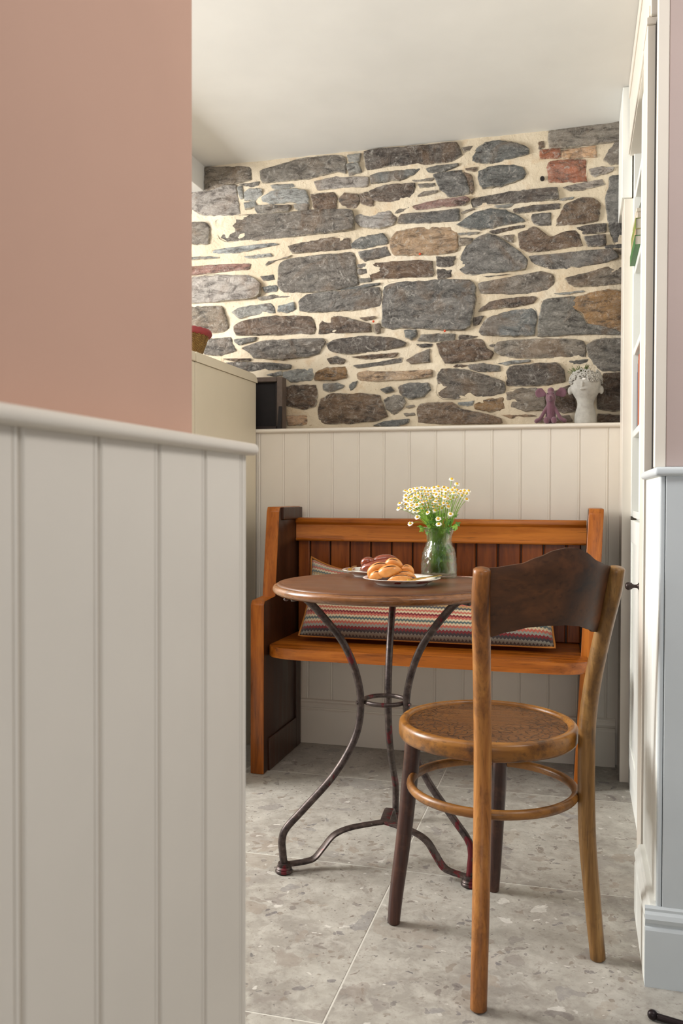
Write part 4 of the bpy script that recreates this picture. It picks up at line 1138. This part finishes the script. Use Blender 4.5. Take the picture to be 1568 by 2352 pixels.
# pastry
def m_dough(name, c1, c2, rough, coat):
    m = MT(name, rough); m.p.inputs['Coat Weight'].default_value = coat; m.p.inputs['Coat Roughness'].default_value = 0.1
    n = m.noise(m.coords('Object'), 26, 5, 0.6); m.col(m.ramp(n, [(0.32, c1), (0.66, c2)])); m.bump(m.noise(m.coords('Object'), 90, 3), 0.15, 0.001)
    m.p.inputs['Subsurface Weight'].default_value = 0.1; m.p.inputs['Subsurface Radius'].default_value = (0.01, 0.005, 0.002); return m.m
M_dough = m_dough('golden baked dough', lin((188, 112, 42)), lin((222, 154, 76)), 0.42, 0.25)
M_choc = m_dough('dark chocolate filling', lin((44, 20, 14)), lin((84, 42, 26)), 0.3, 0.4)
M_glaze = m_dough('dark glazed dough', lin((104, 38, 14)), lin((156, 66, 28)), 0.2, 0.9)
def strand(bm, pts, r0, flat=1.0):
    pp = smooth_path(pts, 7); n = len(pp)
    tube(bm, pp, [(r0 * max(0.12, math.sin(PI * min(max(i / (n - 1), .02), .98)) ** 0.8) * flat, r0 * max(0.12, math.sin(PI * min(max(i / (n - 1), .02), .98)) ** 0.8)) for i in range(n)], 14, up=(0, 0, 1))
def bun(c, name, label, strands, fill, mat, sc=1.0, groove=True):
    b = empty(name, c, label, 'pastry')
    bm = bmesh.new()
    for (x, y, z, r, sx, sy, sz) in fill: ball(bm, c + Vector((x, y, z)) * sc, r * sc, 3, (sx, sy, sz))
    obj('filling', bm, M_choc, b, smooth=True)
    for pts, r in strands:
        bm = bmesh.new(); P = [c + Vector(p) * sc for p in pts]; strand(bm, P, r * sc)
        s = obj('dough_strand', bm, mat, b, smooth=True)
        if groove:
            bm = bmesh.new(); off = Vector((0, -r * 0.25, r * 0.93)) * sc
            pp = smooth_path(P, 7)[3:-3]; n = len(pp)
            tube(bm, [q + Vector((0, -1, 0)) * r * sc * .67 * math.sin(PI * (i + 3) / (n + 6)) ** .8 + Vector((0, 0, 1)) * r * sc * .76 * math.sin(PI * (i + 3) / (n + 6)) ** .8 for i, q in enumerate(pp)], 0.0013 * sc, 6)
            obj('chocolate_seam', bm, M_choc, s, smooth=True)
    return b
c0 = PF + Vector((-0.018, 0.004, 0.0062))
bun(c0, 'braided_bun', 'golden braided bun with dark chocolate seams on the front plate', [
    ([(-.066, -.008, .004), (-.060, -.012, .026), (-.036, -.012, .040), (-.006, -.002, .038)], .0130),
    ([(-.064, -.022, .004), (-.050, -.028, .016), (-.034, -.028, .018), (-.018, -.022, .006)], .0125),
    ([(-.044, -.020, .014), (-.024, -.030, .026), (.004, -.028, .032), (.024, -.012, .026)], .0165),
    ([(-.028, -.004, .034), (-.012, -.010, .050), (.008, -.010, .048), (.024, -.006, .030)], .0120),
    ([(-.014, -.036, .005), (.008, -.040, .012), (.034, -.036, .014), (.058, -.022, .006)], .0100),
    ([(.016, -.002, .012), (.026, -.010, .032), (.040, -.008, .032), (.050, .000, .012)], .0120),
    ([(.006, -.024, .014), (.024, -.028, .023), (.044, -.020, .020), (.060, -.008, .008)], .0092),
    ([(-.046, .018, .010), (-.010, .026, .028), (.020, .022, .024), (.048, .014, .008)], .0150)],
    [(-.022, -.008, .014, .030, 1.35, .9, .72), (.018, -.012, .012, .027, 1.45, .95, .62)], M_dough)
c1 = PR + Vector((0.020, -0.006, 0.0062))
bun(c1, 'glazed_bun', 'dark shiny glazed twisted bun on the rear plate', [
    ([(-.058, -.020, .010), (-.040, -.030, .018), (.000, -.030, .026), (.040, -.020, .034), (.066, .000, .024)], .0155),
    ([(-.054, -.010, .020), (-.046, -.018, .034), (-.028, -.016, .037), (-.016, -.004, .028)], .0125),
    ([(-.040, .000, .024), (-.010, -.006, .038), (.026, .000, .042), (.060, .012, .028)], .0150),
    ([(-.020, -.036, .006), (.010, -.040, .010), (.040, -.034, .012), (.064, -.018, .010)], .0110),
    ([(-.050, .016, .012), (-.010, .030, .022), (.030, .030, .022), (.060, .020, .010)], .0150)],
    [(.004, -.004, .014, .030, 1.75, 1.0, .48)], M_glaze, groove=False)
# gold cutlery
def m_gold():
    m = MT('brushed gold', 0.25, Metallic=1.0); m.col(lin((206, 160, 78))); return m.m
M_gold = m_gold()
def knife(a, b, label, mat=M_gold, name='knife'):
    a, b = Vector(a), Vector(b); k = empty(name, a, label, 'cutlery')
    d = (b - a).normalized(); L = (b - a).length; up = Vector((0, 0, 1)); V = d.cross(up).normalized()
    sq = [(-1, -.7), (-.7, -1), (.7, -1), (1, -.7), (1, .7), (.7, 1), (-.7, 1), (-1, .7)]
    bm = bmesh.new(); n = 12
    tube(bm, [a + d * L * 0.5 * i / n for i in range(n + 1)], [(0.0018 + 0.0006 * (i == 0) + 0.0012 * (1 - i / n), 0.0040 + 0.0014 * (1 - i / n) - (0.0018 if i in (2, 3) else 0)) for i in range(n + 1)], sect=sq, up=up)
    obj('handle', bm, mat, k, smooth=True, auto=40)
    bm = bmesh.new(); tube(bm, [a + d * L * (0.5 + 0.5 * i / n) for i in range(n + 1)], [(0.0009, 0.0035 + 0.004 * math.sin(PI * min(1, i / n * 1.02)) * 0.8) for i in range(n + 1)], sect=sq, up=up)
    obj('blade', bm, mat, k, smooth=True, auto=40)
knife(fat(938, 1333, 2.128) + Vector((0, 0, 0.0)), fat(1012, 1321, 2.262) + Vector((0, 0, 0.0)), 'gold knife resting across the right rim of the front plate')
knife(PR + Vector((-0.052, -0.088, 0.0245)), PR + Vector((-0.074, 0.062, 0.0225)), 'gold knife pointing towards the viewer on the rear plate left of the glazed bun')

# ============================================================ ON THE LEDGE
ZL = 1.2385
def remesh(o, vs_, sm=6):
    m = o.modifiers.new('remesh', 'REMESH'); m.mode = 'VOXEL'; m.voxel_size = vs_; m.use_smooth_shade = True
    if sm: s = o.modifiers.new('smooth', 'SMOOTH'); s.iterations = sm; s.factor = 0.5
def m_felt(c):
    m = MT('felted wool', 0.95); n = m.noise(m.coords('Object'), 200, 4, 0.7); m.col(m.ramp(n, [(0.3, tuple(x * .75 for x in c[:3]) + (1,)), (0.7, c)]))
    m.bump(n, 0.5, 0.002); m.p.inputs['Sheen Weight'].default_value = 0.5; return m.m
M_felt = m_felt(lin((118, 80, 92)))
TC_ = Vector((-0.100, 3.298, ZL))
toy = empty('soft_toy', TC_, 'mauve felt mouse soft toy with big ears sitting on the ledge', 'toy')
def tv(x, y, z): return TC_ + Vector((x, y, z))
bm = bmesh.new()
tube(bm, smooth_path([tv(0, .004, .004), tv(0, .004, .030), tv(0, .002, .062), tv(0, 0, .082)], 5), [.021 - .0004 * i for i in range(16)], 14)
ball(bm, tv(0, .004, .016), .023, 3, (1, .85, .75))
ball(bm, tv(0, -.004, .098), .0195, 3, (.95, .95, 1.35)); ball(bm, tv(0, -.017, .096), .0125, 3, (.85, 1.1, 1.0)); ball(bm, tv(0, 0, .125), .0125, 3)
for s in (-1, 1):
    tube(bm, smooth_path([tv(s * .010, .002, .070), tv(s * .022, -.006, .048), tv(s * .036, -.012, .022), tv(s * .050, -.014, .012)], 5), [.0062 + .00012 * i for i in range(16)], 10); ball(bm, tv(s * .050, -.014, .012), .0088, 2)
    tube(bm, smooth_path([tv(s * .008, 0, .014), tv(s * .012, -.022, .012), tv(s * .013, -.034, .011)], 5), .0085, 10)
    ball(bm, tv(s * .0135, -.041, .0125), .0118, 3, (.9, .72, 1.1))
o = obj('body', bm, M_felt, toy, smooth=True); remesh(o, 0.0016, 4)
for s in (-1, 1):
    bm = bmesh.new(); c = tv(s * .038, .004, .118)
    t = bmesh.new(); bmesh.ops.create_uvsphere(t, u_segments=24, v_segments=14, radius=.0185)
    for v in t.verts:
        v.co.y *= 0.28
        v.co.y += 0.35 * (0.0185 - math.hypot(v.co.x, v.co.z)) if v.co.y < 0 else 0.10 * (0.0185 - math.hypot(v.co.x, v.co.z))
        v.co.x *= 1.0
        if v.co.x * s < 0: v.co.z *= max(0.35, 1 - 0.65 * abs(v.co.x) / .0185); v.co.x *= 1.35
    merge(bm, t, Matrix.Translation(c) @ Matrix.Rotation(s * -0.35, 4, 'Y')); obj('ear', bm, M_felt, toy, smooth=True)
M_thread = m_black('black thread', lin((40, 22, 30)), 0.6, 0.0)
for s in (-1, 1):
    bm = bmesh.new(); ball(bm, tv(s * .0115, -.0195, .112), .0018, 2); obj('eye', bm, M_thread, toy, smooth=True)
bm = bmesh.new(); tube(bm, [tv(-.003, -.0310, .101), tv(0, -.0318, .0985), tv(.003, -.0310, .101)], .0006, 6); tube(bm, [tv(0, -.0318, .0985), tv(0, -.0312, .0925)], .0006, 6); obj('nose_stitching', bm, M_thread, toy)
bm = bmesh.new(); tube(bm, smooth_path([tv(0, -.0272, .087), tv(0, -.0205, .078), tv(0, -.0185, .060), tv(0, -.0185, .036)], 4), .0007, 6); obj('belly_seam', bm, m_felt(lin((104, 52, 74))), toy)

def m_concrete():
    m = MT('chalky concrete', 0.85); v = m.coords('Object'); n = m.noise(v, 22, 5, 0.7); m.col(m.ramp(n, [(0.3, lin((150, 146, 138))), (0.7, lin((186, 183, 175)))])); m.bump(m.noise(v, 120, 4), 0.3, 0.0015); return m.m
M_conc = m_concrete()
HCt = Vector((0.024, 3.299, ZL))
hp = empty('head_planter', HCt, 'pale concrete planter shaped as a curly haired head with a small green plant', 'planter')
def hv(x, y, z): return HCt + Vector((x, y, z))
bm = bmesh.new()
lathe(bm, [(0, 0), (.039, 0), (.0395, .012), (.0385, .030), (.034, .050), (.0295, .066), (.0290, .076), (.033, .090), (.043, .106), (.051, .124), (.054, .145), (.054, .160), (.051, .175), (.047, .182), (.040, .182), (.040, .160), (0, .160)], HCt, 40)
for s in (-1, 1): ball(bm, hv(s * .055, -.004, .122), .0125, 3, (.7, .6, 1.25))
ball(bm, hv(-.012, -.053, .140), .006, 3, (.7, 1, 1.6)); ball(bm, hv(-.012, -.050, .121), .007, 3, (1.4, .6, .4))
o = obj('head', bm, M_conc, hp, smooth=True); remesh(o, 0.002, 3)
rr_ = random.Random(5)
bm = bmesh.new()
for k in range(150):
    a = rr_.uniform(0, 2 * PI); z = rr_.uniform(.150, .190); 
    if -2.5 < a - 2 * PI * (a > PI) < -0.9 and z < .164 - .012 * (a > 4.9): continue
    r = .0560 - max(0, z - .168) * .55; p = hv(r * math.cos(a), r * math.sin(a), z)
    if p.y > 3.345: p.y = 3.345
    t = bmesh.new(); c8 = [Vector((0.0060 * math.cos(2 * PI * i / 9), 0.0060 * math.sin(2 * PI * i / 9), 0)) for i in range(8)]
    tube(t, c8, 0.0027, 6); R_ = Vector((0, 0, 1)).rotation_difference(Vector((math.cos(a), math.sin(a), rr_.uniform(0, .8)))).to_matrix().to_4x4()
    merge(bm, t, Matrix.Translation(p) @ R_)
h = obj('curly_hair', bm, M_conc, hp, smooth=True)
bm = bmesh.new(); ball(bm, hv(-.006, -.0535, .158), .0055, 2, (1.3, .5, .8)); obj('eye', bm, paint('white glaze', lin((236, 234, 228)), 0.2), hp, smooth=True)
bm = bmesh.new()
for k in range(64):
    a = rr_.uniform(0, 2 * PI); b = hv(-.012 + .026 * math.cos(a) * rr_.random(), -.006 + .02 * math.sin(a) * rr_.random(), .176); d = Vector((math.cos(a) * .8 - .45, math.sin(a) * .6, rr_.uniform(.5, 1.3))).normalized(); L = rr_.uniform(.030, .046)
    e_ = b + d * L
    if e_.y > 3.345: e_.y = 3.345
    tube(bm, [b, b + d * L * .5, e_], [(.0010, .0010), (.0010, .0036), (.0004, .0006)], 6)
obj('succulent', bm, paint('muted green leaves', lin((96, 108, 58)), 0.6, 0.2), hp, smooth=True, label='small spiky green succulent')

# ============================================================ ON THE SHELVES
def book(name, x0, x1, y0, y1, z0, z1, cov, label, spine=None):
    """book: cover boards and page block; spine faces -x"""
    b = empty(name, ((x0 + x1) / 2, (y0 + y1) / 2, z0), label, 'book')
    Mc = paint('cover ' + str(len(bpy.data.materials)), lin(cov), 0.5, 0.08); t = 0.0016
    if z1 - z0 < y1 - y0 and z1 - z0 < 0.06:      # lying
        bm = B(x0, x1, y0, y1, z0, z0 + t); box(bm, x0, x1, y0, y1, z1 - t, z1); box(bm, x0, x0 + t, y0, y1, z0 + t, z1 - t); obj('cover', bm, Mc, b)
        obj('pages', B(x0 + t, x1 - .003, y0 + .002, y1 - .002, z0 + t, z1 - t), M_pages, b)
    else:
        bm = B(x0, x1, y0, y0 + t, z0, z1); box(bm, x0, x1, y1 - t, y1, z0, z1); box(bm, x0, x0 + t, y0 + t, y1 - t, z0, z1); obj('cover', bm, Mc, b)
        obj('pages', B(x0 + t, x1 - .003, y0 + t, y1 - t, z0 + .002, z1 - .003), M_pages, b)
    return b
M_pages = paint('page edges', lin((226, 218, 200)), 0.8)
zs = 1.735
book('book', 0.160, 0.34, 2.78, 3.03, zs, zs + 0.030, (64, 120, 60), 'green covered book at the bottom of the small stack on the upper shelf')
book('book', 0.163, 0.34, 2.80, 3.03, zs + 0.0302, zs + 0.055, (206, 176, 138), 'tan book in the middle of the small stack on the upper shelf')
book('book', 0.163, 0.34, 2.80, 3.03, zs + 0.0552, zs + 0.088, (138, 150, 70), 'thick olive green book on top of the small stack on the upper shelf')
bx = empty('box', (0.26, 2.91, zs + 0.0885), 'beige lidded box on the small stack of books', 'box')
obj('box_body', B(0.168, 0.33, 2.82, 3.02, zs + 0.0885, zs + 0.112, bev=0.002), paint('beige card', lin((214, 200, 182)), 0.7), bx)
obj('box_lid', B(0.166, 0.332, 2.818, 3.022, zs + 0.1122, zs + 0.124, bev=0.002), paint('beige card lid', lin((220, 208, 190)), 0.7), bx)
bm = bmesh.new(); lathe(bm, [(0, 0), (.018, 0), (.024, .008), (.026, .018), (.022, .032), (.014, .046), (.010, .054), (.012, .060), (0, .062)], Vector((0.203, 2.88, zs + 0.1245)), 24)
tag(obj('ornament', bm, paint('grey green glaze', lin((112, 116, 106)), 0.2), smooth=True), 'small grey green pear shaped ornament on the beige box', 'ornament')
z1s = 1.193; y = 3.036
for cov, th, h, lb in (((92, 92, 104), .022, .19, 'grey blue book standing nearest the shelf end'), ((86, 84, 128), .018, .215, 'violet blue book between the grey blue and ochre ones'), ((176, 142, 92), .016, .225, 'ochre book beside the orange spine'),
                       ((200, 96, 44), .034, .238, 'thick orange book on the lower shelf'), ((170, 52, 36), .024, .236, 'red book next to the thick orange one'), ((206, 120, 60), .03, .24, 'pale orange book standing furthest from the shelf end')):
    book('book', 0.186, 0.36, y - th, y, z1s, z1s + h, cov, lb); y -= th + 0.001

# iron rod on the floor at the lower right
rod = empty('iron_rod', (0.30, 1.66, 0), 'black iron rod with a ball end on the floor beside the grey skirting', 'rod')
bm = bmesh.new(); ball(bm, (0.1405, 1.687, 0.0095), 0.0093, 3, (1, 1, 1)); obj('ball_end', bm, M_blackiron, rod, smooth=True)
bm = bmesh.new(); tube(bm, smooth_path([(0.148, 1.685, 0.0085), (0.17, 1.680, 0.0078), (0.25, 1.66, 0.0072), (0.45, 1.61, 0.0072)], 6), [0.0064 - 0.00003 * i for i in range(19)], 12); obj('shaft', bm, M_blackiron, rod, smooth=True)
